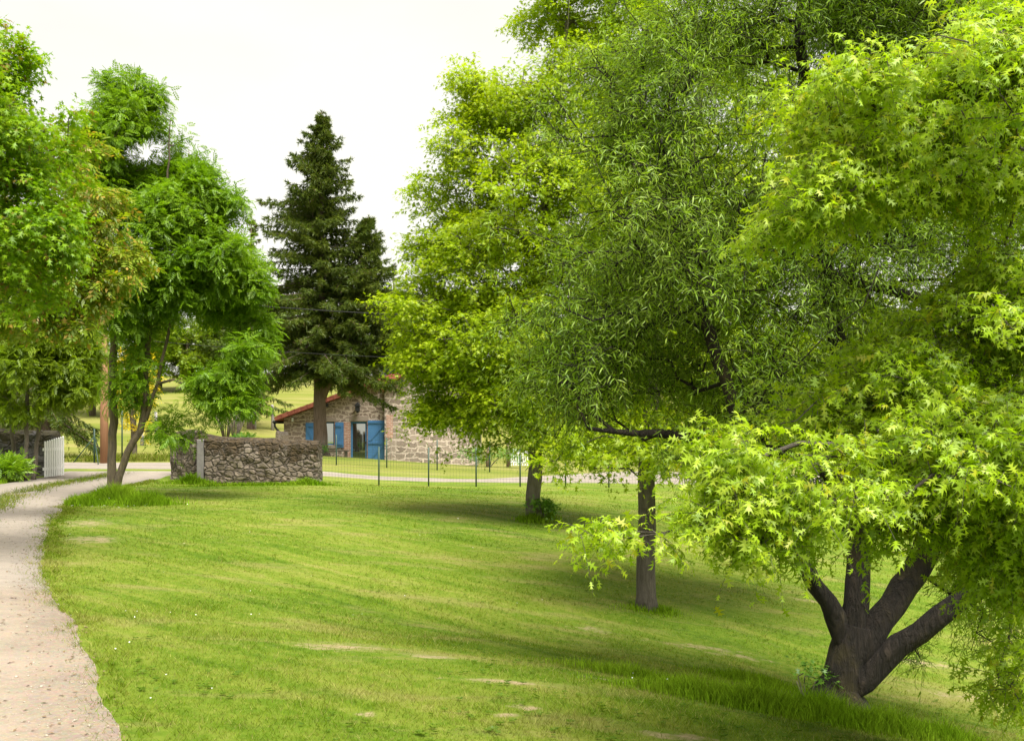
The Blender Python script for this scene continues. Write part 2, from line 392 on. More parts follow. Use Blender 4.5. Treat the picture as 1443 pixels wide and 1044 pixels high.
# ------------------------------------------------------------------ ground
BARE = [(990,913,.9,.28),(1040,925,.8,.2),(835,888,.35,.22),(740,997,.16,.12),(715,1008,.12,.1),(955,1037,.32,.14),(520,1010,.14,.1),(880,962,.5,.08),(115,738,.9,1.6),(130,760,.6,.8),
        (300,690,1.0,.5),(1130,845,.8,.25),(1380,985,1.2,.3),(820,700,1.2,.35),(630,740,.7,.2),(1310,935,1.0,.3),(700,960,.5,.12),(478,912,.5,.4),(600,925,.4,.2),(250,690,.8,.5)]
BARE_W = [(*G(u, v)[:2], rx, ry) for u, v, rx, ry in BARE]
def bare(x, y):
    r = np.zeros_like(x)
    for cx, cy, rx, ry in BARE_W:
        r = np.maximum(r, (.62 - .08 * (rx > .6)) * np.exp(-.8 * (((x - cx) / rx) ** 2 + ((y - cy) / ry) ** 2)))
    return r
t = np.linspace(-6.1, 6.1, 380); gx = sorted(np.concatenate([1.1 * np.sinh(t)]))
t2 = np.linspace(-3.6, 6.4, 420); gy = 8 + 1.4 * np.sinh(t2)
gx = np.array(gx); GX, GY = np.meshgrid(gx, gy)
GZ = H(GX, GY)
nx, ny = len(gx), len(gy)
idx = np.arange(nx * ny).reshape(ny, nx)
quads = np.stack([idx[:-1, :-1], idx[:-1, 1:], idx[1:, 1:], idx[1:, :-1]], -1).reshape(-1, 4)
ground = structure(make_mesh('ground', np.stack([GX, GY, GZ], -1), None, M['lawn'], None, True, (quads.ravel(), np.arange(len(quads)) * 4)))
a = ground.data.attributes.new('bare', 'FLOAT', 'POINT'); a.data.foreach_set('value', bare(GX.ravel(), GY.ravel()).astype(np.float32))
a = ground.data.attributes.new('meadow', 'FLOAT', 'POINT'); a.data.foreach_set('value', np.clip((GY.ravel() - 37) / 4, 0, 1).astype(np.float32))

def resample(pts, step):
    pts = np.array(pts, float); d = np.concatenate([[0], np.cumsum(np.linalg.norm(np.diff(pts, axis=0), axis=1))])
    n = max(int(d[-1] / step), 2); s = np.linspace(0, d[-1], n)
    r = np.stack([np.interp(s, d, pts[:, k]) for k in range(pts.shape[1])], -1)
    for _ in range(3): r[1:-1] = (r[:-2] + 2 * r[1:-1] + r[2:]) / 4
    return r
def ribbon(name, L, R, n, across, mat, lift, edge=.12, strip=None):
    L = resample(L, .001 + np.linalg.norm(np.diff(np.array(L), axis=0), axis=1).sum() / n); R = resample(R, np.linalg.norm(np.diff(np.array(R), axis=0), axis=1).sum() / n)
    k = min(len(L), len(R)); L = L[:k]; R = R[:k]
    jl = (noise2(L[:, 0], L[:, 1], 1.1, 11, 5) - .5) * edge * 4; jr = (noise2(R[:, 0], R[:, 1], 1.1, 12, 5) - .5) * edge * 4
    D = (R - L) / np.linalg.norm(R - L, axis=1)[:, None]
    L = L - D * jl[:, None]; R = R + D * jr[:, None]
    s = np.linspace(0, 1, across)
    XY = L[:, None] * (1 - s)[None, :, None] + R[:, None] * s[None, :, None]
    Z = H(XY[..., 0], XY[..., 1]) + lift
    Z[:, 0] -= lift + .01; Z[:, -1] -= lift + .01
    V = np.concatenate([XY, Z[..., None]], -1)
    id_ = np.arange(k * across).reshape(k, across)
    q = np.stack([id_[:-1, :-1], id_[:-1, 1:], id_[1:, 1:], id_[1:, :-1]], -1).reshape(-1, 4)
    o = structure(make_mesh(name, V, None, mat, None, True, (q.ravel(), np.arange(len(q)) * 4)))
    wd = np.broadcast_to(np.exp(-((s - .5) / .12) ** 2) + np.exp(-((s - 0) / .06) ** 2) + np.exp(-((s - 1) / .06) ** 2), (k, across)) * np.clip((XY[..., 1] - 10) / 8, .15, 1)
    at = o.data.attributes.new('weed', 'FLOAT', 'POINT'); at.data.foreach_set('value', np.clip(wd, 0, 1).astype(np.float32).ravel())
    rt = np.broadcast_to(np.exp(-((s - .26) / .1) ** 2) + np.exp(-((s - .76) / .1) ** 2), (k, across))
    at = o.data.attributes.new('rut', 'FLOAT', 'POINT'); at.data.foreach_set('value', np.ascontiguousarray(rt).astype(np.float32).ravel())
    return o, L, R
DR = [(-.3,-3)] + [(-.6,0),(-1.2,3)] + [tuple(G(u, v)[:2]) for u, v in [(200,1040),(155,960),(112,880),(74,832),(66,780),(80,735),(105,705),(150,690)]] + [(-11.0,33.),(-11.2,37.)]
DL = [(-3.9,-3),(-4.2,0),(-4.8,3),(-5.6,5.5),(-6.4,8),(-7.1,10.5),(-8.8,14),(-11.2,19.5),(-13.2,24.5),(-14.3,28.5),(-15.1,33.),(-15.6,37.)]
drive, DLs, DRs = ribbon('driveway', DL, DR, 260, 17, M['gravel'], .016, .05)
lane_l = [(-40,39.5),(-22,38.8),(-16,38.2),(-11,37.6),(-5.5,36.6),(0,36.2),(4,36.0),(9,35.8),(16,36),(40,37)]
lane_r = [(-40,42.3),(-22,41.6),(-16,41.0),(-11,40.6),(-5.5,37.8),(-1,37.5),(1.5,40),(5,45),(16,46),(40,47)]
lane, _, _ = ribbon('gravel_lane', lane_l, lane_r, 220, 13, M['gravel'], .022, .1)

# ------------------------------------------------------------------ grass
def in_drive(x, y, pad=0.):
    lx = np.interp(y, DLs[:, 1], DLs[:, 0]); rx = np.interp(y, DRs[:, 1], DRs[:, 0])
    e = (noise2(x, y, 2.5, 31, 2) - .5) * .35
    return (x > lx + pad + e) & (x < rx - pad + e) & (y < 37.5)
def blades(name, x, y, hgt, wid, lean, mat, seg=1):
    n = len(x); z = H(x, y) - .004
    a = rng.uniform(0, 2*np.pi, n); b = rng.uniform(0, 2*np.pi, n)
    dx = np.cos(a) * wid / 2; dy = np.sin(a) * wid / 2
    lx = np.cos(b) * lean * hgt; ly = np.sin(b) * lean * hgt
    base = np.stack([x, y, z], -1); side = np.stack([dx, dy, np.zeros(n)], -1)
    if seg == 1:
        V = np.stack([base - side, base + side, base + np.stack([lx, ly, hgt], -1)], 1)
        li = np.arange(n * 3); ls = np.arange(n) * 3
    else:
        m = base + np.stack([lx * .35, ly * .35, hgt * .6], -1)
        tip = base + np.stack([lx, ly, hgt], -1)
        V = np.stack([base - side, base + side, m + side * .8, m - side * .8, tip], 1)
        o = np.arange(n)[:, None] * 5
        li = np.concatenate([o + 0, o + 1, o + 2, o + 3, o + 3, o + 2, o + 4], 1).ravel(); ls = (np.arange(n)[:, None] * 7 + np.array([0, 4])[None]).ravel()
    return stuff(make_mesh(name, V, None, mat, None, False, (li, ls)))
def scatter_lawn(n, y0, y1, pw):
    u = rng.uniform(0, 1, n); y = (y0**pw + u * (y1**pw - y0**pw)) ** (1 / pw)
    x = rng.uniform(-1, 1, n) * (.56 * y + 1.2)
    k = ~in_drive(x, y, -.05) & (rng.uniform(0, 1, n) > bare(x, y) * 1.5)
    return x[k], y[k]
x, y = scatter_lawn(430000, 3.6, 33, -.35)
dens = noise2(x, y, 1.3, 51, 3)
hg = (.012 + .042 * dens**1.5 * rng.uniform(.4, 1.5, len(x))) * (1 + np.clip(y - 10, 0, 30) * .015)
blades('lawn_grass', x, y, hg, .0036 * np.maximum(1, y / 6.5), rng.uniform(.4, 1.5, len(x)), M['blade'])
# longer unmown grass: on the bank below the lawn edge, round the trunks, beside the drive and at the wall feet
LX, LY, LH = [], [], []
def tuft(cx, cy, rx, ry, n, h, rot=0):
    r = np.minimum(np.abs(rng.normal(0, .55, n)) + .25 * rng.uniform(0, 1, n), 1.5); a = rng.uniform(0, 2*np.pi, n)
    px, py = r * np.cos(a) * rx, r * np.sin(a) * ry; r = np.clip(r, 0, 1)
    x_ = cx + px * math.cos(rot) - py * math.sin(rot); y_ = cy + px * math.sin(rot) + py * math.cos(rot)
    k = ~in_drive(x_, y_, .1); x_, y_, r = x_[k], y_[k], r[k]
    LX.append(x_); LY.append(y_); LH.append(h * (1.1 - .75 * r) * rng.uniform(.5, 1.15, len(x_)) * (.6 + .8 * noise2(x_, y_, 2.2, 61, 2)))
for u, v, rx, ry, n, h in [(880,952,.6,.2,1500,.13),(985,985,.7,.25,2600,.15),(1075,1002,.5,.28,2600,.18),(1160,1015,.55,.3,3200,.19),(1250,1032,.5,.3,2600,.17),(1060,962,.6,.4,1800,.14),(1330,1044,.5,.3,1800,.16)]:
    c = G(u, v); tuft(c[0], c[1], rx, ry, n, h, -.25)
for u, v, rx, ry, n, h in [(160,708,1.1,.7,3500,.42),(200,712,.8,.5,1600,.35),(120,712,.6,.6,1200,.3),(752,735,.4,.3,700,.22),(768,730,.25,.25,500,.4),(911,860,.4,.3,700,.1),(930,862,.35,.3,500,.12),
                           (30,690,2.2,.8,3500,.35),(5,684,1.5,1,2500,.5),(100,668,1.5,.5,1500,.28),(360,684,2.4,.35,1800,.13),(270,682,.8,.3,1200,.3),(430,683,.7,.3,900,.2)]:
    c = G(u, v); tuft(c[0], c[1], rx, ry, n, h)
for k in range(0, len(DRs) - 20, 1):                                   # ragged fringe along the drive
    if 4 < DLs[k, 1] < 33: tuft(DLs[k, 0] - .1, DLs[k, 1], .2, .2, 22, .12)
n = 26000; k = rng.integers(0, len(DRs), n); q = DRs[k] + rng.normal(0, 1, (n, 2)) * np.array([.11, .12]); q[:, 0] += (noise2(q[:, 0], q[:, 1], 3.2, 91, 3) - .55) * .5
q = q[(q[:, 1] > 3.5) & (q[:, 1] < 33)]
blades('edge_grass', q[:, 0], q[:, 1], rng.uniform(.015, .06, len(q)), .0045 * np.maximum(1, q[:, 1] / 7), rng.uniform(.4, 1.6, len(q)), M['blade'])
ctr = (DLs[:len(DRs)] * .52 + DRs[:len(DLs)] * .48) if len(DLs) == len(DRs) else None
x = np.concatenate(LX); y = np.concatenate(LY); hg = np.concatenate(LH)
blades('long_grass', x, y, hg, .006 * np.maximum(1, y / 9), rng.uniform(.15, .75, len(x)), M['long'], 2)
if ctr is not None:                                                    # grass growing along the middle of the drive
    n = 16000; k = rng.integers(0, len(ctr), n); jit = rng.normal(0, 1, (n, 2)) * np.array([.22, .25])
    cx, cy = ctr[k, 0] + jit[:, 0], ctr[k, 1] + jit[:, 1]
    kk = (cy > 17.5) & (cy < 36) & (noise2(cx, cy, .9, 71, 2) > .36 - np.clip((cy - 20) * .03, 0, .3))
    blades('verge_grass', cx[kk], cy[kk], rng.uniform(.05, .12, kk.sum()), .016, rng.uniform(.3, 1.2, kk.sum()), M['blade'])
# roadside rough grass on the meadow edge and along the lane
n = 26000; x = rng.uniform(-26, 14, n); y = rng.uniform(41.2, 43.6, n) - np.clip(x + 5, 0, 6) * .35
k = (noise2(x, y, .8, 81, 2) > .42) & (x < -9)
blades('meadow_grass', x[k], y[k], rng.uniform(.08, .3, k.sum()), .022, rng.uniform(.2, .9, k.sum()), M['blade'], 2)

def frames(t, n):
    t = t / (np.linalg.norm(t, axis=-1, keepdims=True) + 1e-9)
    n = n - t * (t * n).sum(-1, keepdims=True); n /= np.linalg.norm(n, axis=-1, keepdims=True) + 1e-9
    return np.stack([np.cross(t, n), t, n], -1)
def rand_dir(n):
    v = rng.normal(0, 1, (n, 3)); return v / np.linalg.norm(v, axis=1)[:, None]
def instanced(name, tv, tf, pos, R, s, mat, root=None, smooth=False):
    tv = np.array(tv, float); k = len(tv); n = len(pos)
    V = pos[:, None] + np.einsum('nij,kj->nki', R, tv) * np.asarray(s).reshape(-1, 1, 1)
    fl = np.concatenate([np.array(f) for f in tf]); st = np.cumsum([0] + [len(f) for f in tf])[:-1]
    li = (np.arange(n)[:, None] * k + fl[None]).ravel(); ls = (np.arange(n)[:, None] * len(fl) + st[None]).ravel()
    return make_mesh(name, V, None, mat, root, smooth, (li, ls))

# pebbles on the drive, daisies in the lawn
n = 7000; y = rng.uniform(4.2, 20, n) ** 1.0; f_ = rng.uniform(.02, .98, n)
x = np.interp(y, DLs[:, 1], DLs[:, 0]) * (1 - f_) + np.interp(y, DRs[:, 1], DRs[:, 0]) * f_
oct_v = [(1,0,0),(0,1,0),(-1,0,0),(0,-1,0),(0,0,.6),(0,0,-.4),(.7,.6,.3),(-.6,.7,.2),(-.6,-.7,.25),(.7,-.6,.2)]
oct_f = [(0,6,4),(6,1,4),(1,7,4),(7,2,4),(2,8,4),(8,3,4),(3,9,4),(9,0,4),(0,5,6),(6,5,1),(1,5,7),(7,5,2),(2,5,8),(8,5,3),(3,5,9),(9,5,0)]
stuff(instanced('pebbles', oct_v, oct_f, np.stack([x, y, H(x, y) + .017], -1), frames(rand_dir(n) * np.array([1, 1, .2]), np.array([0, 0, 1.]) + rng.normal(0, .2, (n, 3))), np.exp(rng.normal(-5.4, .42, n)), M['pebble']))
M['litter'] = flat_mat('dead_leaf', (.16, .105, .055), .9, .6, 30)
n = 1300; y = rng.uniform(4.2, 26, n); f_ = np.where(rng.uniform(0, 1, n) < .6, 1 - np.abs(rng.normal(0, .12, n)), rng.uniform(.02, .98, n))
x = np.interp(y, DLs[:, 1], DLs[:, 0]) * (1 - f_) + np.interp(y, DRs[:, 1], DRs[:, 0]) * f_
stuff(instanced('leaf_litter', [(0,-1,0),(.45,-.1,.18),(0,1,.1),(-.4,.1,.25)], [(0,1,2,3)], np.stack([x, y, H(x, y) + .02], -1), frames(rand_dir(n) * np.array([1, 1, .1]), np.array([0, 0, 1.]) + rng.normal(0, .3, (n, 3))), rng.uniform(.008, .022, n), M['litter']))
# clover and plantain in the turf
x, y = scatter_lawn(5000, 3.8, 22, -.2)
kk = noise2(x, y, .9, 121, 3) > .52; x, y = x[kk], y[kk]; n = len(x)
M['weed'] = leaf_mat('turf_weed', (.05, .11, .004), (.085, .155, .006), (.13, .19, .015), .35, .03, 1.2)
wv, wf = [], []
for q in range(5):
    a = q * 1.257 + .3; b = len(wv); c_, s_ = math.cos(a), math.sin(a)
    wv += [(0,0,0), (c_*.55 - s_*.28, s_*.55 + c_*.28, .35), (c_, s_, .22), (c_*.55 + s_*.28, s_*.55 - c_*.28, .35)]; wf.append((b, b+3, b+2, b+1))
stuff(instanced('turf_weeds', wv, wf, np.stack([x, y, H(x, y) + .012], -1), frames(rand_dir(n) * np.array([1, 1, .05]), np.array([0, 0, 1.]) + rng.normal(0, .15, (n, 3))), rng.uniform(.010, .032, n), M['weed']))
dz_v = [(0,0,.35)] + [(math.cos(a), math.sin(a), 0) for a in np.arange(6) * math.pi / 3]
dz_f = [(0, 1 + i, 1 + (i + 1) % 6) for i in range(6)]
pts = []
for u, v, r, n in [(150,715,1.0,60),(300,870,.5,10),(206,875,.3,8),(195,990,.5,6),(215,920,.4,6),(1060,985,.6,10),(890,960,.4,8),(250,960,.6,5),(450,790,3,20),(640,830,3,14),(560,720,4,20),(330,760,2,12)]:
    c = G(u, v); q = c[:2] + rng.normal(0, r * .6, (n, 2)); pts.append(q)
pts = np.concatenate(pts); pts = pts[~in_drive(pts[:, 0], pts[:, 1], -.1)]
M['daisy'] = flat_mat('daisy_petal', (.82, .82, .78), .7, .05)
pts = pts[rng.uniform(0, 1, len(pts)) < .4]; n = len(pts)
stuff(instanced('daisies', dz_v, dz_f, np.stack([pts[:, 0], pts[:, 1], H(pts[:, 0], pts[:, 1]) + .045 + (np.abs(pts[:, 1] - 25) < 2) * .1], -1),
      frames(rand_dir(n) * np.array([1, 1, .1]), np.array([0, -.3, 1.]) + rng.normal(0, .3, (n, 3))), .0055 * np.maximum(1, pts[:, 1] / 14), M['daisy']))

# ------------------------------------------------------------------ trees
def leaf_tpl(kind):
    if kind == 'willow':
        return [(0,0,0),(.075,.3,.012),(-.075,.3,.012),(.06,.68,-.03),(-.06,.68,-.03),(0,1,-.16),(0,.3,-.012),(0,.68,-.05)], [(0,1,6),(0,6,2),(6,1,3,7),(2,6,7,4),(7,3,5),(4,7,5)]
    if kind == 'pinoak':
        V = [(0,0,0),(0,.16,0),(0,.36,.0),(0,.6,-.02),(0,.8,-.05),(0,1.06,-.14)]; Fs = []
        for s in (1, -1):
            b = len(V)
            V += [(.035*s,.03,.0),(.09*s,.15,.02),(.31*s,.17,-.05),(.16*s,.24,.0),(.05*s,.31,.02),
                  (.26*s,.43,-.02),(.50*s,.58,-.15),(.27*s,.54,-.03),(.05*s,.56,.01),(.17*s,.76,-.04),(.34*s,.96,-.18),(.10*s,.86,-.05),(.035*s,.88,-.06)]
            q = [(0, b, b+1, 1), (1, b+1, b+2, b+3), (1, b+3, b+4, 2), (2, b+4, b+5, b+7), (b+5, b+6, b+7), (2, b+7, b+8, 3), (3, b+8, b+9, b+11), (b+9, b+10, b+11), (3, b+11, 4), (4, b+11, b+12), (4, b+12, 5)]
            Fs += q if s == 1 else [tuple(reversed(f)) for f in q]
        return V, Fs
    if kind == 'oak':
        V = [(0,0,0),(.08,.3,.02),(.42,.42,-.06),(.10,.52,0),(.40,.86,-.10),(.06,.74,-.02),(0,1.05,-.12),(-.06,.74,-.02),(-.40,.86,-.10),(-.10,.52,0),(-.42,.42,-.06),(-.08,.3,.02)]
        return V, [(0,1,11),(1,2,3),(9,10,11),(1,3,9,11),(3,4,5),(7,8,9),(3,5,7,9),(5,6,7)]
    V, Fs = [], []                                                      # pinnate leaf
    pairs = {'ash': [(.2,.36),(.42,.40),(.64,.40),(.84,.34)], 'walnut': [(.22,.42),(.5,.5),(.78,.48)]}[kind]
    wd = {'ash': .075, 'walnut': .10}[kind]
    def leaflet(o, d, L):
        b = len(V); px = (-d[1], d[0]); dz = -.28 * L
        oz = -.25 * o[1] ** 2
        V.extend([(o[0], o[1], oz), (o[0]+d[0]*L*.5+px[0]*wd, o[1]+d[1]*L*.5+px[1]*wd, oz+dz*.3), (o[0]+d[0]*L, o[1]+d[1]*L, oz+dz), (o[0]+d[0]*L*.5-px[0]*wd, o[1]+d[1]*L*.5-px[1]*wd, oz+dz*.3)])
        Fs.append((b, b+3, b+2, b+1))
    for yv, L in pairs:
        for s in (1, -1): leaflet((0, yv), (s * .82, .57), L)
    leaflet((0, .95), (0, 1), .36)
    b = len(V); V.extend([(-.012,0,0),(.012,0,0),(0,1,-.25)]); Fs.append((b, b+1, b+2))
    return V, Fs

def sample_blobs(blobs, n, shell=.55, gap=.42, gs=1.4, seed=0, lay=1.6):
    C, Rr, tl, wgt = [], [], [], []
    solid = np.array([len(b) > 7 for b in blobs])
    for b in blobs:
        u, v, Y, ru, rv, rY = b[:6]
        C.append(P(u, v, Y)); Rr.append((ru * Y / F, rY, rv * Y / F)); tl.append(b[6] if len(b) > 6 else 0)
        wgt.append((Rr[-1][0] * Rr[-1][1] * Rr[-1][2]) ** .72)
    C, Rr, tl = np.array(C), np.array(Rr), np.array(tl); wgt = np.maximum(np.array(wgt), np.where(solid, .028, .05) * np.mean(wgt)); wgt = wgt / wgt.sum()
    out, ctr = [], []
    m = 0
    while m < n:
        k = rng.choice(len(C), n, p=wgt); d = rand_dir(n); r = rng.uniform(0, 1, n) ** (1 / 3); r = r * (1 - shell) + shell * np.sqrt(r)
        dn = d * 1.7 + k[:, None] * 7.31 + seed
        r = r * (.72 + .62 * vnoise(dn, seed + 3)) * np.where(rng.uniform(0, 1, n) < .07, 1.3, 1.)
        q = d * r[:, None] * Rr[k]
        q[:, 2] += tl[k] * q[:, 0]
        p = C[k] + q
        an = np.array([1, 1, lay])
        ok = (vnoise(p * gs * an, seed) > gap * .86) & (vnoise(p * gs * 2.7 * an, seed + 9) > gap * .62)
        ok |= solid[k]
        ok &= p[:, 2] > H(p[:, 0], p[:, 1]) + .25
        out.append(p[ok]); ctr.append(C[k][ok]); m += ok.sum()
    return np.concatenate(out)[:n], np.concatenate(ctr)[:n]

def grow(trunks, att, alpha=.35, step=.35, tip=.006, power=2.3, jitter=.05, rmax=None):
    """trunks: list of (points, radii). Returns node arrays (pos, parent, radius)."""
    pos, par, rad0 = [], [], []
    for ti, (pts, rr) in enumerate(trunks):
        pts = np.array(pts, float); d = np.concatenate([[0], np.cumsum(np.linalg.norm(np.diff(pts, axis=0), axis=1))])
        s = np.linspace(0, d[-1], max(int(d[-1] / (step * .7)), 3))
        q = np.stack([np.interp(s, d, pts[:, k]) for k in range(3)], -1)
        for _ in range(2): q[1:-1] = (q[:-2] + 2 * q[1:-1] + q[2:]) / 4
        q[2:-1] += rng.normal(0, .012, (len(q) - 3, 3)) * min(1, step * 3)
        r = np.interp(s, d, rr)
        base = -1
        if ti > 0: base = int(np.argmin(np.linalg.norm(np.array(pos) - q[0], axis=1)))
        for i in range(len(q)):
            pos.append(q[i]); rad0.append(r[i]); par.append(base if i == 0 else len(pos) - 2)
    n0 = len(pos)
    cap = n0 + len(att) * 30
    PO = np.zeros((cap, 3)); PO[:n0] = pos; PL = np.zeros(cap); PA = np.full(cap, -1); PA[:n0] = par
    for i in range(n0): PL[i] = 0 if par[i] < 0 else PL[par[i]] + .25 * np.linalg.norm(PO[i] - PO[par[i]])
    n = n0
    d0 = np.array([np.linalg.norm(PO[:n0] - a, axis=1).min() for a in att])
    skip = max(2, int(.18 * n0)) if len(trunks) == 1 else 3
    for ai in np.argsort(d0):
        a = att[ai]
        D = PO[:n] - a; dist = np.sqrt((D * D).sum(1))
        cost = dist + alpha * PL[:n] + np.where(D[:, 2] > 0, D[:, 2] * .35, 0)
        cost[:skip] += 50
        j = int(np.argmin(cost)); L = dist[j]
        if L < .03: continue
        pd = PO[j] - PO[PA[j]] if PA[j] >= 0 else np.array([0, 0, 1.]); pd = pd / (np.linalg.norm(pd) + 1e-9)
        k = max(1, int(round(L / step)))
        p0, p2 = PO[j], a
        p1 = p0 + pd * .28 * L + (a - p0) * .22 + np.array([0, 0, .10 * L])
        prev = j
        for i in range(1, k + 1):
            tt = i / k
            q = (1-tt)**2 * p0 + 2*tt*(1-tt) * p1 + tt*tt * p2
            if i < k: q = q + rng.normal(0, jitter * step, 3)
            PO[n] = q; PA[n] = prev; PL[n] = PL[prev] + np.linalg.norm(q - PO[prev]); prev = n; n += 1
    PO, PA = PO[:n], PA[:n]
    w_ = np.zeros(n); ch = np.bincount(PA[PA >= 0], minlength=n)
    w_[ch == 0] = tip ** power
    for i in range(n - 1, -1, -1):
        if PA[i] >= 0: w_[PA[i]] += w_[i] + (tip * .25) ** power
    R_ = w_ ** (1 / power)
    for i in range(n0, n):                                             # never thicker than the limb it leaves
        pr = R_[PA[i]] if PA[i] >= n0 else rad0[PA[i]] * .75
        R_[i] = min(R_[i], pr)
    R_[:n0] = rad0
    return PO, PA, R_, n0
def wood(name, skel, mat, root, wob=.0, big=10, minr=0.):
    PO, PA, R_, n0 = skel; n = len(PO)
    kids = [[] for _ in range(n)]
    for i in range(n):
        if PA[i] >= 0: kids[PA[i]].append(i)
    used = np.zeros(n, bool); Vs, Fs, off = [], [], 0
    starts = [i for i in range(n) if PA[i] < 0]
    stack = list(starts)
    while stack:
        s = stack.pop()
        chain = [s] if PA[s] < 0 else [PA[s], s]
        cur = s
        while kids[cur]:
            ks = sorted(kids[cur], key=lambda c: (-(c == cur + 1 and c < n0), -R_[c]))
            nxt = ks[0]
            if cur >= n0 or nxt < n0 or len(ks) == 1 or True:
                for c in ks[1:]: stack.append(c)
                if cur < n0 <= nxt:                                    # the trunk ends here: its limbs start from it
                    stack.append(nxt); break
                chain.append(nxt); cur = nxt
        if len(chain) < 2: continue
        rr = R_[chain].copy()
        if PA[s] >= 0: rr[0] = rr[1] * 1.15
        if rr.max() < minr: continue
        sides = big if rr.max() > .08 else (6 if rr.max() > .025 else 4 if rr.max() > .008 else 3)
        V, Fc = ring_tube(PO[chain], rr, sides, wob if rr.max() > .05 else 0, 3)
        Vs.append(V); Fs += [tuple(i + off for i in f) for f in Fc]; off += len(V)
    return make_mesh(name, np.concatenate(Vs), Fs, mat, root, True)

def foliage(att, ctr, k, nl, length, size, tpl, droop=.3, up=.2, splay=.9, out=.7, flat=1., hang=0., njit=.35, stems=None, spread=.05, nbias=None):
    """leafy shoots: k shoots per crown point, nl leaves along each"""
    n = len(att) * k
    st = np.repeat(att, k, 0) + rng.normal(0, spread, (n, 3))
    o = att - ctr; o = o / (np.linalg.norm(o, axis=1)[:, None] + 1e-6); o = np.repeat(o, k, 0)
    d = rand_dir(n) * np.array([1, 1, flat]) + o * out + np.array([0, 0, up])
    d /= np.linalg.norm(d, axis=1)[:, None]
    L = length * rng.uniform(.6, 1.3, n)
    s = (np.arange(nl) + .6) / nl
    S = s[None, :, None]
    down = np.array([0, 0, -1.])
    pts = st[:, None] + (d[:, None] * S + down * droop * S * S) * L[:, None, None]
    T = d[:, None] + down * droop * 2 * S; T /= np.linalg.norm(T, axis=-1, keepdims=True)
    side = np.cross(T, np.array([0, 0, 1.])); side /= np.linalg.norm(side, axis=-1, keepdims=True) + 1e-6
    upv = np.cross(side, T)
    ph = np.arange(nl) * 2.4; phr = rng.uniform(0, 6.28, n)[:, None] + ph[None]
    lat = side * np.cos(phr)[..., None] + upv * (np.sin(phr) * .6)[..., None]
    lt = T * (1 - .45 * splay) + lat * splay + down * hang + rng.normal(0, .15, (n, nl, 3))
    nb = np.array([0, 0, 1.]) if nbias is None else np.array(nbias)
    nn = upv * .5 + nb * .8 + o[:, None] * .35 + rng.normal(0, njit, (n, nl, 3))
    sz = size * rng.uniform(.5, 1.25, (n, nl)) * (1.05 - .25 * s)[None]
    if stems is not None: stems.append((st, d, L, droop))
    return pts.reshape(-1, 3), frames(lt.reshape(-1, 3), nn.reshape(-1, 3)), sz.ravel()
def stem_mesh(name, stems, r, mat, root):
    st, d, L, droop = stems[0]; n = len(st); k = 4
    s = np.linspace(0, 1, k)[None, :, None]
    c = st[:, None] + (d[:, None] * s + np.array([0, 0, -1.]) * droop * s * s) * L[:, None, None]
    sx = np.cross(d, np.array([0, 0, 1.])); sx /= np.linalg.norm(sx, axis=1)[:, None] + 1e-6; sy = np.cross(sx, d)
    rr = r * (1 - .75 * np.linspace(0, 1, k))
    V = np.stack([c + (sx * math.cos(a) + sy * math.sin(a))[:, None] * rr[None, :, None] for a in (0, 2.09, 4.19)], 2)   # n,k,3,3
    f = []
    for i in range(k - 1):
        for j in range(3): f.append((i*3+j, i*3+(j+1) % 3, (i+1)*3+(j+1) % 3, (i+1)*3+j))
    fl = np.array(f).ravel()
    li = (np.arange(n)[:, None] * k * 3 + fl[None]).ravel(); ls = np.arange(n * len(f)) * 4
    return make_mesh(name, V.reshape(-1, 3), None, mat, root, True, (li, ls))

def broadleaf(name, label, cat, base, trunks, blobs, n_att, fol, leaf, mat, bark, group=None, gap=.42, gs=1.4, shell=.55, seed=0, alpha=.35, step=.35, tip=.006, wob=.0, big=10, minr=0., stem_r=None, power=2.3, lay=1.6):
    global rng
    rng = np.random.default_rng(1000 + seed)
    root = thing(name, label, cat, base, group)
    att, ctr = sample_blobs(blobs, n_att, shell, gap, gs, seed, lay)
    sk = grow(trunks, att, alpha, step, tip, power)
    wood('trunk', sk, bark, root, wob, big, minr)
    stems = [] if stem_r else None
    pos, R, s = foliage(att, ctr, tpl=leaf, stems=stems, **fol)
    R = R.copy(); R[:, :, 0] *= rng.uniform(.6, 1.15, (len(R), 1)); R[:, :, 2] *= rng.uniform(-.3, 2.6, (len(R), 1))
    v, f = leaf_tpl(leaf)
    instanced('crown', v, f, pos, R, s, mat, root)
    if stem_r: stem_mesh('twigs', stems, stem_r, bark, root)
    return root
def px(pts, Y): return [P(*(q if len(q) == 3 else (*q, Y))) for q in pts]

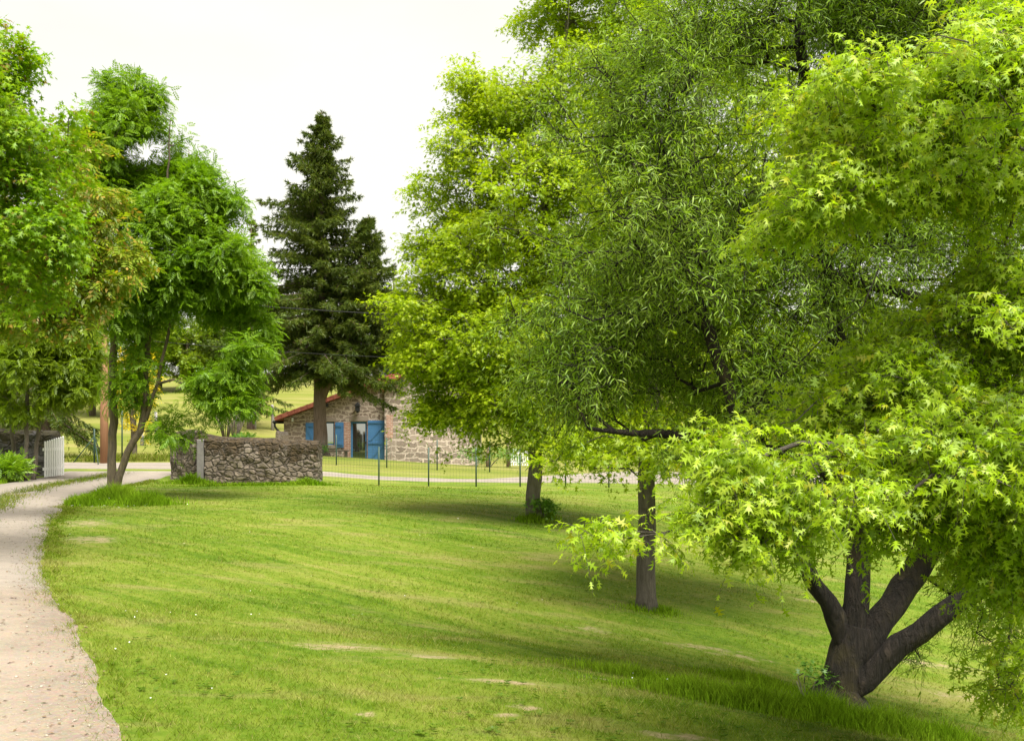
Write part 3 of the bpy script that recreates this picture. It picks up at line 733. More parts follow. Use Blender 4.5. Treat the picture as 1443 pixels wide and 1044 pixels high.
# the oak whose trunk stands on the far lawn (bright yellow-green, layered)
Y = 22.
b0 = G(752, 733); Y = b0[1]
broadleaf('oak_tree', 'tall yellow-green oak with straight grey trunk standing on the middle of the lawn', 'tree', b0,
    [([P(752,742,Y), P(752,733,Y), P(752,715,Y), P(752,690,Y), P(753,640,Y), P(756,500,Y), P(765,300,Y), P(790,120,Y), P(810,-60,Y)], [.23,.19,.165,.155,.15,.12,.09,.06,.03])],
    [(840,30,Y,90,75,1.4),(800,-30,Y,60,50,1.),(720,125,Y,75,55,1.2),(800,150,Y,120,90,1.8),(690,210,Y,70,42,1.2),(640,285,Y,62,32,1.),(760,300,Y,130,90,2.),(615,345,Y,48,14,.5,.25),(680,395,Y,105,45,1.5,.1),
     (615,435,Y,62,28,1.),(740,480,Y,140,70,2.2),(650,530,Y,75,34,1.3),(750,585,Y,105,42,2.),(610,592,Y,40,8,.5,.15),(820,598,Y,95,34,1.8),(650,632,Y,60,12,.7,.1),(860,250,Y,90,200,1.8),(900,470,Y,90,120,1.8),(840,-10,Y,80,50,1.2),(790,40,Y,60,40,1.),(880,40,Y-.6,80,60,1.),(700,150,Y,60,50,1.),(655,120,Y,18,30,.4),(605,270,Y,30,20,.5),(640,200,Y,26,50,.7),(600,390,Y,30,34,.7),(600,515,Y,40,26,.8),(660,330,Y,70,40,1.2),(690,480,Y,90,60,1.5),(615,556,Y,46,24,.9),(600,582,Y,34,9,.5,.15),(665,592,Y,50,20,.9),(620,540,Y,50,26,.9),(775,580,Y-1,60,26,.8),(800,540,Y-1,90,60,1.),(865,618,Y-.8,60,26,.8),(650,572,Y,50,22,.9,.1),(590,460,Y,28,24,.6)],
    4300, dict(k=5, nl=8, length=.42, size=.125, droop=.25, up=.15, flat=.6, out=.5, njit=.4, hang=.15), 'oak', M['oak'], M['bark_oak'], seed=2, lay=2.4, gs=.66, gap=.42, step=.45, tip=.007, wob=.12)

# oak in front of it, dark trunk, crown mostly behind the willow
b1 = G(911, 858); Y = b1[1]
broadleaf('oak_tree', 'darker trunked oak on the shaded lawn, its crown tangled behind the willow', 'tree', b1,
    [([P(911,872,Y), P(911,858,Y), P(911,840,Y), P(911,790,Y), P(909,690,Y), P(915,600,Y), P(940,420,Y), P(980,200,Y), P(1000,20,Y)], [.20,.155,.135,.125,.115,.10,.08,.055,.03])],
    [(960,500,Y+.6,150,140,1.6),(1020,300,Y+.6,150,180,1.8),(870,632,Y,105,32,1.3),(1060,600,Y+.4,150,60,1.5),(1090,400,Y+.8,130,150,1.6),(1180,560,Y+.8,110,90,1.4),(930,330,Y+.8,110,150,1.4),(1040,90,Y+.8,90,100,1.2),(860,655,Y,50,12,.6)],
    1500, dict(k=5, nl=8, length=.36, size=.12, droop=.3, up=.1, flat=.6, out=.4, njit=.4, hang=.15), 'oak', M['oak'], M['bark_oak_dark'], seed=4, lay=2., gs=1., gap=.5, step=.4, tip=.006, wob=.12)

# the leaning many-stemmed willow
b2 = G(1172, 1003); Y = b2[1]; yv = Y
W = lambda u, v, dy=0: P(u, v, yv + dy)
bole = ([W(1160,1030), W(1166,1008), W(1176,985), W(1187,950), W(1199,915), W(1205,880)], [.30,.245,.19,.16,.152,.14])
willow_stems = [bole,
    ([W(1192,945), W(1204,890), W(1208,840), W(1212,780,.1), W(1205,650,.3), W(1180,480,.3), W(1150,300,.2), W(1130,100,0), W(1120,-60,0)], [.11,.105,.10,.095,.085,.075,.06,.045,.02]),
    ([W(1192,930), W(1185,870), W(1166,845,-.1), W(1146,822,-.2), W(1120,770,-.4), W(1060,650,-.6), W(1010,500,-.6), W(960,350,-.6), W(930,200,-.5)], [.09,.085,.07,.062,.058,.052,.045,.035,.02]),
    ([W(1205,925), W(1235,885), W(1262,850,.1), W(1295,800,.3), W(1340,680,.5), W(1370,480,.6), W(1385,280,.5), W(1395,80,.4), W(1400,-80,.4)], [.125,.12,.112,.105,.10,.09,.08,.06,.03]),
    ([W(1188,978), W(1225,955,-.05), W(1262,915,-.1), W(1305,880,-.2), W(1350,850,-.3), W(1420,800,-.4), W(1500,700,-.4), W(1560,560,-.3)], [.11,.105,.10,.09,.08,.07,.055,.03]),
    ([W(1208,700,.3), W(1120,640,-.2), W(1000,618,-.5), W(900,612,-.8), W(830,604,-.9)], [.055,.05,.04,.03,.015]),
    *[([W(1180,975), np.array([W(1180,975)[0] + .5*dx, yv + .5*dy, h1(W(1180,975)[0] + .5*dx, yv + .5*dy) + .13]), np.array([W(1180,975)[0] + dx, yv + dy, h1(W(1180,975)[0] + dx, yv + dy) - .05])], [.15,.11,.03]) for dx, dy in ((-.36,-.05),(-.2,-.3),(.12,-.36),(.3,-.12),(-.28,.22),(.2,.3))],
    ([W(1375,470,.6), W(1300,420,.2), W(1200,400,-.1), W(1100,350,-.3), W(1030,330,-.5)], [.06,.05,.04,.03,.015])]
wb = [(900,330,yv-.4,125,190,1.2),(830,430,yv-.5,75,120,1.),(800,300,yv-.2,60,100,.9),(1020,200,yv-.2,160,190,1.4),(1150,60,yv,180,150,1.6),(1300,40,yv,200,140,1.6),(1000,420,yv-.3,140,130,1.3),(870,530,yv-.5,125,70,1.),
      (1020,540,yv-.3,110,70,1.2),(1150,330,yv,160,120,1.4),(1330,330,yv+.5,150,160,1.4),(1180,560,yv+.4,110,70,1.),(930,150,yv,80,90,.9),(1080,-40,yv,200,110,1.5),(1420,850,yv,60,60,.8),(1390,780,yv+.3,40,60,.7),(1300,925,yv,22,16,.3),(1420,600,yv+.4,130,150,1.2),
      (980,640,yv-.6,60,25,.5),(765,520,yv-.4,40,50,.5),(900,600,yv-.6,110,24,.6),(1250,690,yv+.5,120,50,.9),(1250,400,yv+.9,170,90,1.0),(1300,300,yv+.8,150,90,1.),(1150,450,yv+.8,120,90,.9),(735,250,yv-.2,30,26,.4),(715,430,yv-.4,26,30,.4),(765,160,yv,30,30,.4),(800,605,yv-.5,60,14,.35),(840,90,yv,40,30,.5),(1120,40,yv-.5,120,80,.8),(1280,20,yv-.5,130,80,.8),(1400,0,yv-.4,90,80,.8),(1020,30,yv-.3,80,90,.8),(1180,100,yv-.6,120,60,.7),(960,90,yv-.3,70,60,.7),(700,330,yv-.2,18,22,.3)]
broadleaf('willow_tree', 'old leaning willow with dark forked trunk and narrow grey-green leaves', 'tree', b2, willow_stems, wb, 5800,
    dict(k=5, nl=9, length=.28, size=.072, droop=.45, up=.1, flat=.8, out=.45, njit=.8, hang=.2, splay=.85), 'willow', M['willow'], M['bark_willow'], seed=6, lay=.9, gs=1.6, gap=.5, step=.26, tip=.0035, wob=.26, big=40, stem_r=.0022, shell=.4)

# the near oak whose branches reach in from the right
Yn = 5.6
nb = (4.6, 6.6, h1(4.6, 6.6))
ob = [(1330,130,5.6,130,48,.8,.1),(1190,145,5.5,75,26,.5,.15),(1300,225,5.7,130,45,.8,.15),(1130,290,5.4,65,18,.4,.3),(1425,90,5.8,70,60,.7),(1210,240,5.5,65,34,.5,.2),(1410,190,5.8,70,70,.8),(1450,310,5.9,30,40,.7),
      (1350,475,5.7,105,55,.8,.4),(1230,580,5.6,105,58,.7,.3),(1090,655,5.4,90,38,.55,.15),(1035,660,5.3,34,24,.4),(1330,625,5.6,130,85,.9),(1160,700,5.4,110,36,.6),(1430,540,5.8,60,100,.8),(1035,722,5.3,34,14,.4,-.1),
      (1260,725,5.5,110,34,.5),(1415,770,5.7,40,70,.6),(1070,750,5.3,50,20,.4),(1432,930,5.6,14,50,.35),(1420,400,5.8,40,40,.6),(1380,700,5.6,60,60,.6),(1040,690,5.35,40,34,.45),(1005,636,5.35,22,14,.35),(893,752,5.25,40,3,.2,.06,1),(842,758,5.2,16,3,.15,.1,1),(975,735,5.25,26,6,.3,.1,1),(1035,635,5.35,50,26,.45)]
broadleaf('oak_tree', 'near oak reaching in from the right edge with large bright lobed leaves', 'tree', nb,
    [([(4.6,6.6,nb[2]-.2),(4.6,6.6,nb[2]+.1),(4.6,6.55,0),(4.55,6.5,1.5),(4.5,6.4,3.),(4.5,6.3,5.),(4.5,6.3,6.5)], [.26,.2,.17,.16,.14,.09,.03])],
    ob, 2700, dict(k=4, nl=7, length=.2, size=.068, droop=.35, up=.1, flat=.6, out=.4, njit=.8, hang=.3, nbias=(-.15,-.35,.8)), 'pinoak', M['oak_near'], M['bark_oak_dark'], seed=8, lay=2.2, gs=1.9, gap=.46, step=.2, tip=.003, wob=.1, stem_r=.002, shell=.4, alpha=.5)

# twin-stemmed ash by the drive
b3 = G(158, 704); Y = b3[1]
ash_blobs = [(180,215,Y,62,80,1.1),(185,235,Y,55,90,1.1),(150,165,Y,36,40,.6),(145,250,Y,36,50,.7),(215,190,Y,32,40,.6),(268,300,Y,40,60,.8),(300,400,Y,68,70,1.2),(320,470,Y,52,60,1.),(240,330,Y,70,60,1.2),(200,390,Y,70,60,1.2),(265,490,Y,75,50,1.2),
             (160,300,Y,45,60,.9),(195,310,Y,55,50,1.),(150,350,Y,40,50,.8),(240,250,Y,40,40,.8),(215,450,Y,50,40,.8),(280,440,Y,60,50,1.),(230,545,Y,60,25,.8),(250,600,Y,50,22,.6),(258,622,Y,28,16,.4),(345,440,Y,26,55,.6),(160,118,Y,5,8,.1),(190,125,Y,5,6,.1),(215,140,Y,6,8,.1),(265,220,Y,12,26,.3),(300,270,Y,14,16,.3),(225,620,Y,20,12,.3),(262,606,Y,44,22,.6),(280,560,Y,60,30,.8),(300,520,Y,50,36,.8),(330,290,Y,10,10,.2)]
broadleaf('ash_tree', 'twin-stemmed ash with feathery mid-green leaves at the edge of the drive', 'tree', b3,
    [([P(156,716,Y), P(157,704,Y), P(156,660,Y), P(160,600,Y), P(158,540,Y), P(162,470,Y), P(165,400,Y), P(168,300,Y), P(162,190,Y), P(160,112,Y)], [.16,.125,.10,.098,.092,.085,.07,.05,.03,.01]),
     ([P(160,705,Y-.08), P(166,680,Y-.1), P(176,642,Y-.1), P(206,592,Y-.1), P(205,520,Y-.1), P(214,430,Y), P(222,340,Y), P(238,240,Y), P(240,170,Y)], [.10,.09,.082,.08,.068,.055,.04,.025,.01]),
     ([P(206,592,Y-.1), P(224,530,Y-.2), P(244,440,Y-.2), P(264,320,Y), P(266,210,Y)], [.05,.042,.035,.025,.008])],
    ash_blobs, 2500, dict(k=4, nl=5, length=.42, size=.24, droop=.25, up=.25, flat=.8, out=.5, njit=.4, hang=.2), 'ash', M['ash'], M['bark_ash'], seed=10, lay=1.2, gs=1.0, gap=.53, step=.4, tip=.006, wob=.12)

# big oak at the left edge
Y = 13.
lb = [(5,110,Y,36,62,.8),(60,140,Y,38,28,.6),(30,200,Y,58,48,1.),(5,300,Y,80,70,1.2),(40,340,Y,52,60,.9),(15,400,Y,50,42,.8),(-60,250,Y,90,160,1.5),(-20,70,Y,26,40,.6),(70,330,Y,30,26,.5)]
bl = (-8.4, 13., h1(-8.4, 13.))
broadleaf('oak_tree', 'leafy green oak at the left edge, its trunk out of sight', 'tree', bl,
    [([(-8.4,13,bl[2]-.2),(-8.4,13,bl[2]+.1),(-8.4,13,1.5),(-8.35,13,3.),(-8.3,13,4.5),(-8.2,13,6.2)], [.28,.22,.18,.16,.12,.04])],
    lb, 850, dict(k=5, nl=7, length=.3, size=.115, droop=.3, up=.1, flat=.6, out=.5, njit=.45, hang=.2), 'oak', M['oak_left'], M['bark_oak_dark'], seed=12, gs=1.5, gap=.52, step=.3, tip=.004)
# russet walnut
Y = 19.
br = (-11.3, 19.2, h1(-11.3, 19.2))
broadleaf('walnut_tree', 'young walnut with russet and bronze spring leaves behind the left oak', 'tree', br,
    [([(-11.3,19.2,br[2]-.2),(-11.3,19.2,br[2]+.1),(-11.2,19.2,1.5),(-11.0,19.1,3.),(-10.6,19,4.5),(-10.2,19,6.)], [.16,.12,.10,.085,.06,.02])],
    [(105,225,Y,36,26,.6),(120,290,Y,50,40,.8),(90,350,Y,60,40,.9),(150,335,Y,40,24,.5),(100,410,Y,65,34,.9),(160,385,Y,36,40,.5),(40,430,Y,60,40,1.),(120,445,Y,45,20,.6),(30,290,Y,60,80,.8)],
    330, dict(k=4, nl=4, length=.26, size=.26, droop=.3, up=.1, flat=.6, out=.5, njit=.4, hang=.35), 'walnut', M['russet'], M['bark_ash'], seed=14, gs=1.2, gap=.58, step=.3, tip=.005)
# saplings in front of the left wall
for i, (u0, v0, lean, blobs, lab) in enumerate([
    (36, 668, 4, [(40,500,0,42,46,.9),(60,450,0,40,30,.8),(20,560,0,30,26,.6)], 'slender sapling with pale stems before the dark wall, tallest of the clump'),
    (47, 668, 22, [(95,500,0,44,40,.9),(110,450,0,34,24,.6),(96,545,0,34,18,.6)], 'sapling leaning right towards the white gate, yellow-green leaves'),
    (22, 668, -14, [(0,480,0,40,50,.8),(0,560,0,26,16,.5),(-20,420,0,30,40,.8)], 'sapling leaning left at the picture edge before the dark wall')]):
    Y = 32.2 + i * .3; x0 = P(u0, 0, Y)[0]; bb = (x0, Y, h1(x0, Y))
    vb = HV + (EYE - bb[2]) / Y * F
    broadleaf('sapling', lab, 'tree', bb, [([P(u0, vb + 4, Y), P(u0, vb - 6, Y), P(u0 + lean*.3, vb - 70, Y), P(u0 + lean * .8, 540, Y), P(u0 + lean * 1.6, 450, Y)], [.085,.07,.06,.05,.02])],
        [(a, b, Y, c, d, e) for a, b, _, c, d, e in blobs], 420, dict(k=4, nl=5, length=.38, size=.26, droop=.25, up=.2, flat=.8, out=.5, njit=.4, hang=.25), 'ash', M['sapling'], M['bark_twig'], 'saplings at the left wall', seed=16 + i, gs=1., gap=.45, step=.4, tip=.007)

def spruce(name, label, base, stems, mat, bark, dens=1., droop=.5, bare=.06, group=None, seed=0):
    """stems: (points, radii, profile [(t, left radius, right radius)], t of the lowest bough)"""
    global rng
    rng = np.random.default_rng(500 + seed)
    root = thing(name, label, 'tree', base, group)
    tr = MB(); BS, BD, BL = [], [], []
    for pts, rad, prof, t0 in stems:
        pts = np.array(pts, float); d = np.concatenate([[0], np.cumsum(np.linalg.norm(np.diff(pts, axis=0), axis=1))]); Ht = d[-1]
        sm = np.linspace(0, Ht, 26); q = np.stack([np.interp(sm, d, pts[:, k]) for k in range(3)], -1)
        q[1:-1] = (q[:-2] + 2 * q[1:-1] + q[2:]) / 4
        tr.tube(q, np.interp(sm, d, rad), 12, wob=.15, seed=seed)
        pt = np.array([p[0] for p in prof]); pl = np.array([p[1] for p in prof]); pr = np.array([p[2] for p in prof])
        h = t0 * Ht
        while h < Ht * .985:
            tt = h / Ht
            for a in rng.uniform(0, 2*np.pi, max(2, int(5 * dens))):
                c = math.cos(a); L = np.interp(tt, pt, pr if c > 0 else pl) * (.75 + .25 * abs(c)) * rng.choice([rng.uniform(.35, .8), rng.uniform(.8, 1.15)])
                if L < .07: L = .07
                o = np.array([np.interp(h, d, pts[:, k]) for k in range(3)])
                lift = .7 * (tt - .45) ; dr = droop * (1 - .7 * tt)
                n_ = max(4, int(L / .16)); s = np.linspace(0, 1, n_)
                dirv = np.array([c, math.sin(a), 0])
                cv = o + dirv * (s * L)[:, None] + np.array([0, 0, 1.]) * (lift * s * L - dr * L * s**1.5 + .35 * dr * L * s**3)[:, None]
                tr.tube(cv, np.linspace(max(.010, .011 * L), .004, n_), 4)
                tg = np.gradient(cv, axis=0); tg /= np.linalg.norm(tg, axis=1)[:, None]
                sd_ = np.cross(tg, np.array([0, 0, 1.]))
                for s_i in range(1, n_):
                    f = s[s_i]
                    if f < bare: continue
                    w_ = min(.18 + .42 * min(1, L / 2) * (1.05 - f), .06 + .5 * L)
                    for sg in (-1, 1):
                        BS.append(cv[s_i] + rng.normal(0, .03, 3)); BD.append(tg[s_i] * .75 + sd_[s_i] * sg * .9 + np.array([0, 0, -.25 - .5 * dr])); BL.append(w_ * rng.uniform(.6, 1.2))
                    BS.append(cv[s_i] + rng.normal(0, .03, 3)); BD.append(tg[s_i] * .35 + rng.normal(0, .25, 3) + np.array([0, 0, -1.])); BL.append((w_ + .1) * rng.uniform(.4, 1.2) * (.5 + dr))
                BS.append(cv[-1]); BD.append(tg[-1] + np.array([0, 0, .15])); BL.append(min(.22, .08 + .4 * L))
            h += rng.uniform(.17, .27) / max(dens, .5)
        BS.append(q[-1] - np.array([0, 0, .3])); BD.append(np.array([0, 0, 1.])); BL.append(.45)
        for _ in range(5): BS.append(q[-1] - np.array([0, 0, rng.uniform(.1, .5)])); BD.append(rng.normal(0, .5, 3) + np.array([0, 0, .8])); BL.append(.25)
    tr.build('trunk', bark, root, True)
    BS = np.array(BS); BD = np.array(BD); BD /= np.linalg.norm(BD, axis=1)[:, None]; BL = np.array(BL)
    n = len(BS); m = 20
    s = (np.arange(m) + rng.uniform(0, 1, (n, m))) / m
    p = BS[:, None] + BD[:, None] * (s * BL[:, None])[..., None] + np.array([0, 0, -1.]) * (.25 * s**2 * BL[:, None])[..., None]
    nd = rand_dir(n * m).reshape(n, m, 3) * .8 + BD[:, None] * .9
    nd = nd.reshape(-1, 3); p = p.reshape(-1, 3)
    R = frames(nd, rand_dir(len(nd)) + np.array([0, 0, .5]))
    tv = [(-.11, 0, 0), (.11, 0, 0), (.05, .7, .02), (0, 1, 0), (-.05, .7, .02)]
    instanced('crown', tv, [(0, 1, 2, 3, 4)], p, R, rng.uniform(.10, .21, len(p)), mat, root)
    return root

# tall two-topped spruce by the cottage
Y = 46.5; b4 = P(452, 0, Y); b4[2] = h1(b4[0], Y); k = Y / F
main = ([b4 - np.array([0, 0, .3]), b4 + np.array([0, 0, .08]), P(451,600,Y), P(450,560,Y), P(452,450,Y), P(452,300,Y), P(453,158,Y)], [.55,.36,.29,.26,.22,.14,.015],
        [(0,0,0),(.17,95*k,90*k),(.22,135*k,125*k),(.35,122*k,110*k),(.45,100*k,80*k),(.6,92*k,56*k),(.7,82*k,52*k),(.8,56*k,44*k),(.88,32*k,32*k),(.95,11*k,11*k),(1,1*k,1*k)], .275)
second = ([P(455,560,Y), P(470,520,Y-.2), P(492,470,Y-.3), P(505,400,Y-.3), P(510,330,Y-.3), P(520,305,Y-.3)], [.16,.15,.13,.09,.04,.012],
        [(0,10*k,84*k),(.2,24*k,104*k),(.45,38*k,88*k),(.65,36*k,62*k),(.8,22*k,38*k),(.92,8*k,14*k),(1,1*k,1*k)], .12)
low = ([P(452,525,Y), P(490,505,Y-.5), P(530,485,Y-.8), P(556,472,Y-.8)], [.09,.07,.05,.02], [(0,30*k,30*k),(.6,44*k,48*k),(1,20*k,26*k)], .3)
spruce('spruce_tree', 'tall dark spruce with two tops and a bare lower trunk beside the cottage', b4, [main, second, low], M['needle'], M['bark_spruce'], 1.25, .38, seed=3)
# hanging spruce boughs behind the left gate
xs = P(62, 0, 43)[0]; bs = (xs, 43, h1(xs, 43)); k = 43 / F
spruce('spruce_tree', 'dark spruce with long hanging boughs behind the white gate and left wall', bs,
    [([(xs,43,bs[2]-.2),(xs,43,bs[2]+1),(xs,43,5),(xs,43,9.5)], [.3,.25,.18,.02], [(0,1.,1.),(.2,2.2,2.3),(.4,2.,2.),(.7,1.2,1.2),(1,.1,.1)], .22)], M['needle'], M['bark_spruce'], .9, .9, seed=4)
# far conifers
for u, vt, Y, mt, lab in [(530, 325, 78, 'needle_blue', 'bluish conifer far behind the cottage, right of the tall spruce'), (354, 300, 66, 'needle', 'thin dark conifer tip behind the ash, left of the tall spruce'), (555, 372, 84, 'needle_blue', 'lower blue-grey conifer behind the cottage roof')]:
    tp = P(u, vt, Y); zb = h1(tp[0], Y); Ht = tp[2] - zb
    spruce('conifer', lab, (tp[0], Y, zb), [([(tp[0],Y,zb-.3),(tp[0],Y,zb+1),(tp[0],Y,tp[2])], [.3,.25,.02], [(0,1.5,1.5),(.15,3.,3.),(.6,1.8,1.8),(.9,.6,.6),(1,.1,.1)], .1)], M[mt], M['bark_spruce'], .55, .35, seed=5)

# far broadleaf trees beyond the meadow and the cottage
def far_tree(name, label, u, vt, Y, wpx, group, mat='back', n=620, seed=0, leaf=.34):
    x0 = P(u, 0, Y)[0]; zb = h1(x0, Y); zt = P(u, vt, Y)[2]; Ht = max(zt - zb, 2.5); r = wpx * Y / F
    vb = lambda z: HV - (z - EYE) / Y * F
    blobs = []
    for i in range(9):
        f = rng.uniform(.35, .88); a = rng.uniform(-1, 1) * (1 - abs(f - .5)) * .7
        blobs.append((u + a * wpx, vb(zb + Ht * f), Y + rng.uniform(-.5, .5) * r, wpx * rng.uniform(.4, .62), Ht * .23 / Y * F, r * .5))
    return broadleaf(name, label, 'tree', (x0, Y, zb), [([(x0, Y, zb - .3), (x0, Y, zb + Ht * .3), (x0 + .2, Y, zb + Ht * .8)], [.25, .2, .05])], blobs, n,
        dict(k=4, nl=6, length=.7, size=leaf, droop=.2, up=.15, flat=.8, out=.5, njit=.5), 'oak', M[mat], M['bark_ash'], group, seed=seed, gs=.5, gap=.5, step=.9, tip=.02, minr=.03)
for i, (u, vt, Y, wpx, mt, lab) in enumerate([
    (585, 425, 80, 55, 'back', 'far tree rounding up behind the cottage ridge'), (660, 430, 86, 80, 'back', 'far tree behind the roof, showing between the lawn oak leaves'),
    (770, 460, 80, 90, 'sapling', 'far light green tree behind the white garden gate'), (900, 460, 85, 100, 'back', 'far tree behind the gravel yard, between the oak trunks'), (1040, 470, 75, 100, 'sapling', 'far tree behind the willow branches'),
    (1200, 450, 70, 120, 'back', 'far tree on the right, glimpsed through the willow'), (1380, 430, 70, 120, 'back', 'far tree at the right edge beyond the hollow'),
    (300, 430, 100, 55, 'sapling', 'far tree on the hilltop behind the ash'), (388, 420, 104, 60, 'back', 'far tree on the hilltop behind the tall spruce'), (225, 445, 98, 60, 'back', 'far tree on the hilltop by the yellow bush'), (262, 442, 94, 50, 'sapling', 'light far tree on the hilltop glimpsed between the ash branches'), (340, 428, 95, 50, 'back', 'far tree on the hilltop between the ash crown and the thin conifer tip'),
    (130, 400, 70, 60, 'sapling', 'far tree over the meadow behind the brown pole'), (20, 380, 60, 80, 'back', 'far tree behind the dark wall at the left edge')]):
    far_tree('broadleaf_tree', lab, u, vt, Y, wpx, 'far trees beyond the meadow', mt, seed=30 + i)

def bush(name, label, u, v, Y, w_, h_, mat, n=90, leaf='oak', size=.09, k=4, nl=5, stems=5, bark='bark_twig', cat='bush', group=None, length=.22, up=.4, hang=0.):
    x0 = P(u, 0, Y)[0]; zb = h1(x0, Y); root_p = np.array([x0, Y, zb]); vb = HV - (zb - EYE) / Y * F; pxm = F / Y
    trunks = []
    for i in range(stems):
        a = rng.uniform(0, 6.28); e = np.array([math.cos(a) * w_ * .55, math.sin(a) * w_ * .4, h_ * rng.uniform(.6, .9)])
        trunks.append(([root_p + e * np.array([.05, .05, -.03]), root_p + e * np.array([.3, .3, .45]), root_p + e], [.02 * h_ + .004, .012 * h_ + .003, .004]))
    return broadleaf(name, label, cat, root_p, trunks, [(u, vb - h_ * .55 * pxm, Y, w_ * pxm, h_ * .42 * pxm, w_ * .8)], n, dict(k=k, nl=nl, length=length, size=size, droop=.2, up=up, flat=.9, out=.6, njit=.5, hang=hang), leaf, mat, M[bark], group, seed=5, gs=2., gap=.3, step=.2, tip=.004)
bush('flowering_bush', 'bright yellow flowering bush on the meadow behind the ash stems', 190, 0, 46, .85, 4.9, M['yellow'], 150, 'oak', .13, 4, 6, length=.3)
bush('shrub', 'small green shrub beyond the mossy wall, near the cottage corner', 342, 0, 52, .7, 1.1, M['shrub'], 70, 'ash', .3, 3, 4)
bush('shrub', 'green leaves sprouting at the foot of the middle lawn oak', 765, 0, b0[1] - .15, .28, .38, M['shrub'], 40, 'oak', .1, 3, 4, length=.12)
bush('shrub', 'low leafy plant at the left foot of the willow trunk', 1137, 0, yv - .1, .16, .3, M['shrub'], 22, 'oak', .06, 2, 4, length=.1)
bush('shrub', 'green climber at the foot of the tall spruce', 456, 0, b4[1] - .4, .16, .95, M['shrub'], 22, 'oak', .09, 3, 4, length=.1)
bush('shrub', 'leafy undergrowth before the dark wall at the left edge', 6, 0, 31.5, .5, .6, M['ash'], 50, 'ash', .3, 3, 4)
bush('shrub', 'low green growth behind the wire fence at the garden stakes', 690, 0, 45, 1.4, .8, M['shrub'], 90, 'oak', .12, 4, 4)
for i, (u, Y, w_, h_, lab) in enumerate([(318, 60, .9, 2.6, 'leafless grey shrub on the hillside left of the green shrub'), (332, 58, .7, 3.2, 'taller leafless grey shrub on the hillside beside the fence stakes')]):
    x0 = P(u, 0, Y)[0]; zb = h1(x0, Y); m = MB()
    for j in range(26):
        a = rng.uniform(0, 6.28); e = np.array([math.cos(a) * w_, math.sin(a) * w_, h_ * rng.uniform(.6, 1)]); o_ = np.array([x0, Y, zb - .1])
        m.tube([o_ + e * np.array([.05,.05,0]), o_ + e * np.array([.35,.35,.5]), o_ + e], [.03,.02,.006], 4)
    tag(m.build('bare_shrub', M['bark_twig'], None, True), lab, 'bush', 'bare shrubs on the hillside')

# ------------------------------------------------------------------ the stone cottage
YF = 51.5; K = YF / F
cx = lambda u: (u - CU) * K
cz = lambda v: EYE + (HV - v) * K
M['stone'] = coursed_mat('cottage_stone', (.20, .147, .11), (.34, .265, .205), (.53, .43, .345), .36, .205, .034)
M['stone_big'] = coursed_mat('barn_stone', (.205, .158, .122), (.33, .26, .205), (.51, .42, .34), .50, .29, .042)
M['brick'] = brick_mat(); M['tile'] = tile_mat()
M['blue'] = plank_mat('blue_paint', (.065, .20, .40)); M['blue_plain'] = flat_mat('blue_trim', (.06, .185, .37), .5, .12)
M['glass'] = glass_mat(); M['iron'] = flat_mat('black_iron', (.02, .02, .022), .5, .2)
M['lintel'] = flat_mat('lintel_stone', (.30, .24, .19), .9, .3, 10, .4)
M['white'] = flat_mat('white_paint', (.84, .84, .82), .5, .06, 6, .05)
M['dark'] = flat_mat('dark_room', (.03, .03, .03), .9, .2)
zb = h1(cx(500), YF) - .5
hs = thing('stone_cottage', 'stone cottage with blue shutters, blue door leaf and red tiled gables', 'house', (cx(543), YF, h1(cx(543), YF)))
xl, xm, xr = cx(400), cx(544), cx(672)
rl = lambda x: cz(590) + (x - cx(400)) * (.363 + .0)             # underside of the low roof
yb = YF + 8.
wa = MB()
def piece(x0, x1, z0, z1=None):
    if z1 is None: wa.prism([(x0, z0), (x1, z0), (x1, rl(x1)), (x0, rl(x0))], YF, YF + .45)
    else: wa.prism([(x0, z0), (x1, z0), (x1, z1), (x0, z1)], YF, YF + .45)
w0, w1, wz0, wz1 = cx(445), cx(471), cz(627), cz(594.5)
d0, d1, dz0, dz1 = cx(494), cx(517), cz(651), cz(594)
piece(xl, w0, zb); piece(w0, w1, zb, wz0 - .001); piece(w0, w1, wz1 + .001); piece(w1, d0, zb); piece(d0, d1, dz1 + .001); piece(d0, d1, zb, dz0 - .06); piece(d1, xm, zb)
wa.prism([(xl, zb), (xl + .4, zb), (xl + .4, rl(xl + .4)), (xl, rl(xl))], YF + .451, yb)          # side wall
wa.prism([(xl + .4, zb), (xm, zb), (xm, rl(xm)), (xl + .4, rl(xl + .4))], yb - .4, yb)
wa.build('wall', M['stone'], hs)
zp = cz(501) - .1; xp = cx(604); YG = YF - .55                       # the taller gable stands forward
ev = cz(552); er = cz(556)
gw = MB().prism([(xm, zb), (xr, zb), (xr, er), (xp, zp), (xm, ev)], YG, YG + .5)
gw.prism([(xm, zb), (xm + .4, zb), (xm + .4, ev), (xm, ev)], YG + .501, yb); gw.prism([(xr - .4, zb), (xr, zb), (xr, er), (xr - .4, er)], YG + .501, yb)
gw.build('gable_wall', M['stone_big'], hs)
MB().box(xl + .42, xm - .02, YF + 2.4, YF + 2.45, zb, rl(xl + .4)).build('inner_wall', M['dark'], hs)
def roof(pairs, y0, y1, th):
    m = MB()
    for (x0, z0), (x1, z1) in pairs:
        n = Vector((-(z1 - z0), 0, x1 - x0)).normalized(); n = n if n.z > 0 else -n
        m.prism([(x0, z0), (x1, z1), (x1 + n.x * th, z1 + n.z * th), (x0 + n.x * th, z0 + n.z * th)], y0, y1)
    return m
r_ = roof([((cx(390), rl(cx(390)) + .02), (xm + .6, rl(xm + .6) + .02))], YF - .35, yb + .3, .17).build('roof', M['tile'], hs); r_['label'] = 'low pitched red roof over the shuttered part'
sl = (zp - ev) / (xp - xm); sr = (zp - er) / (xr - xp)
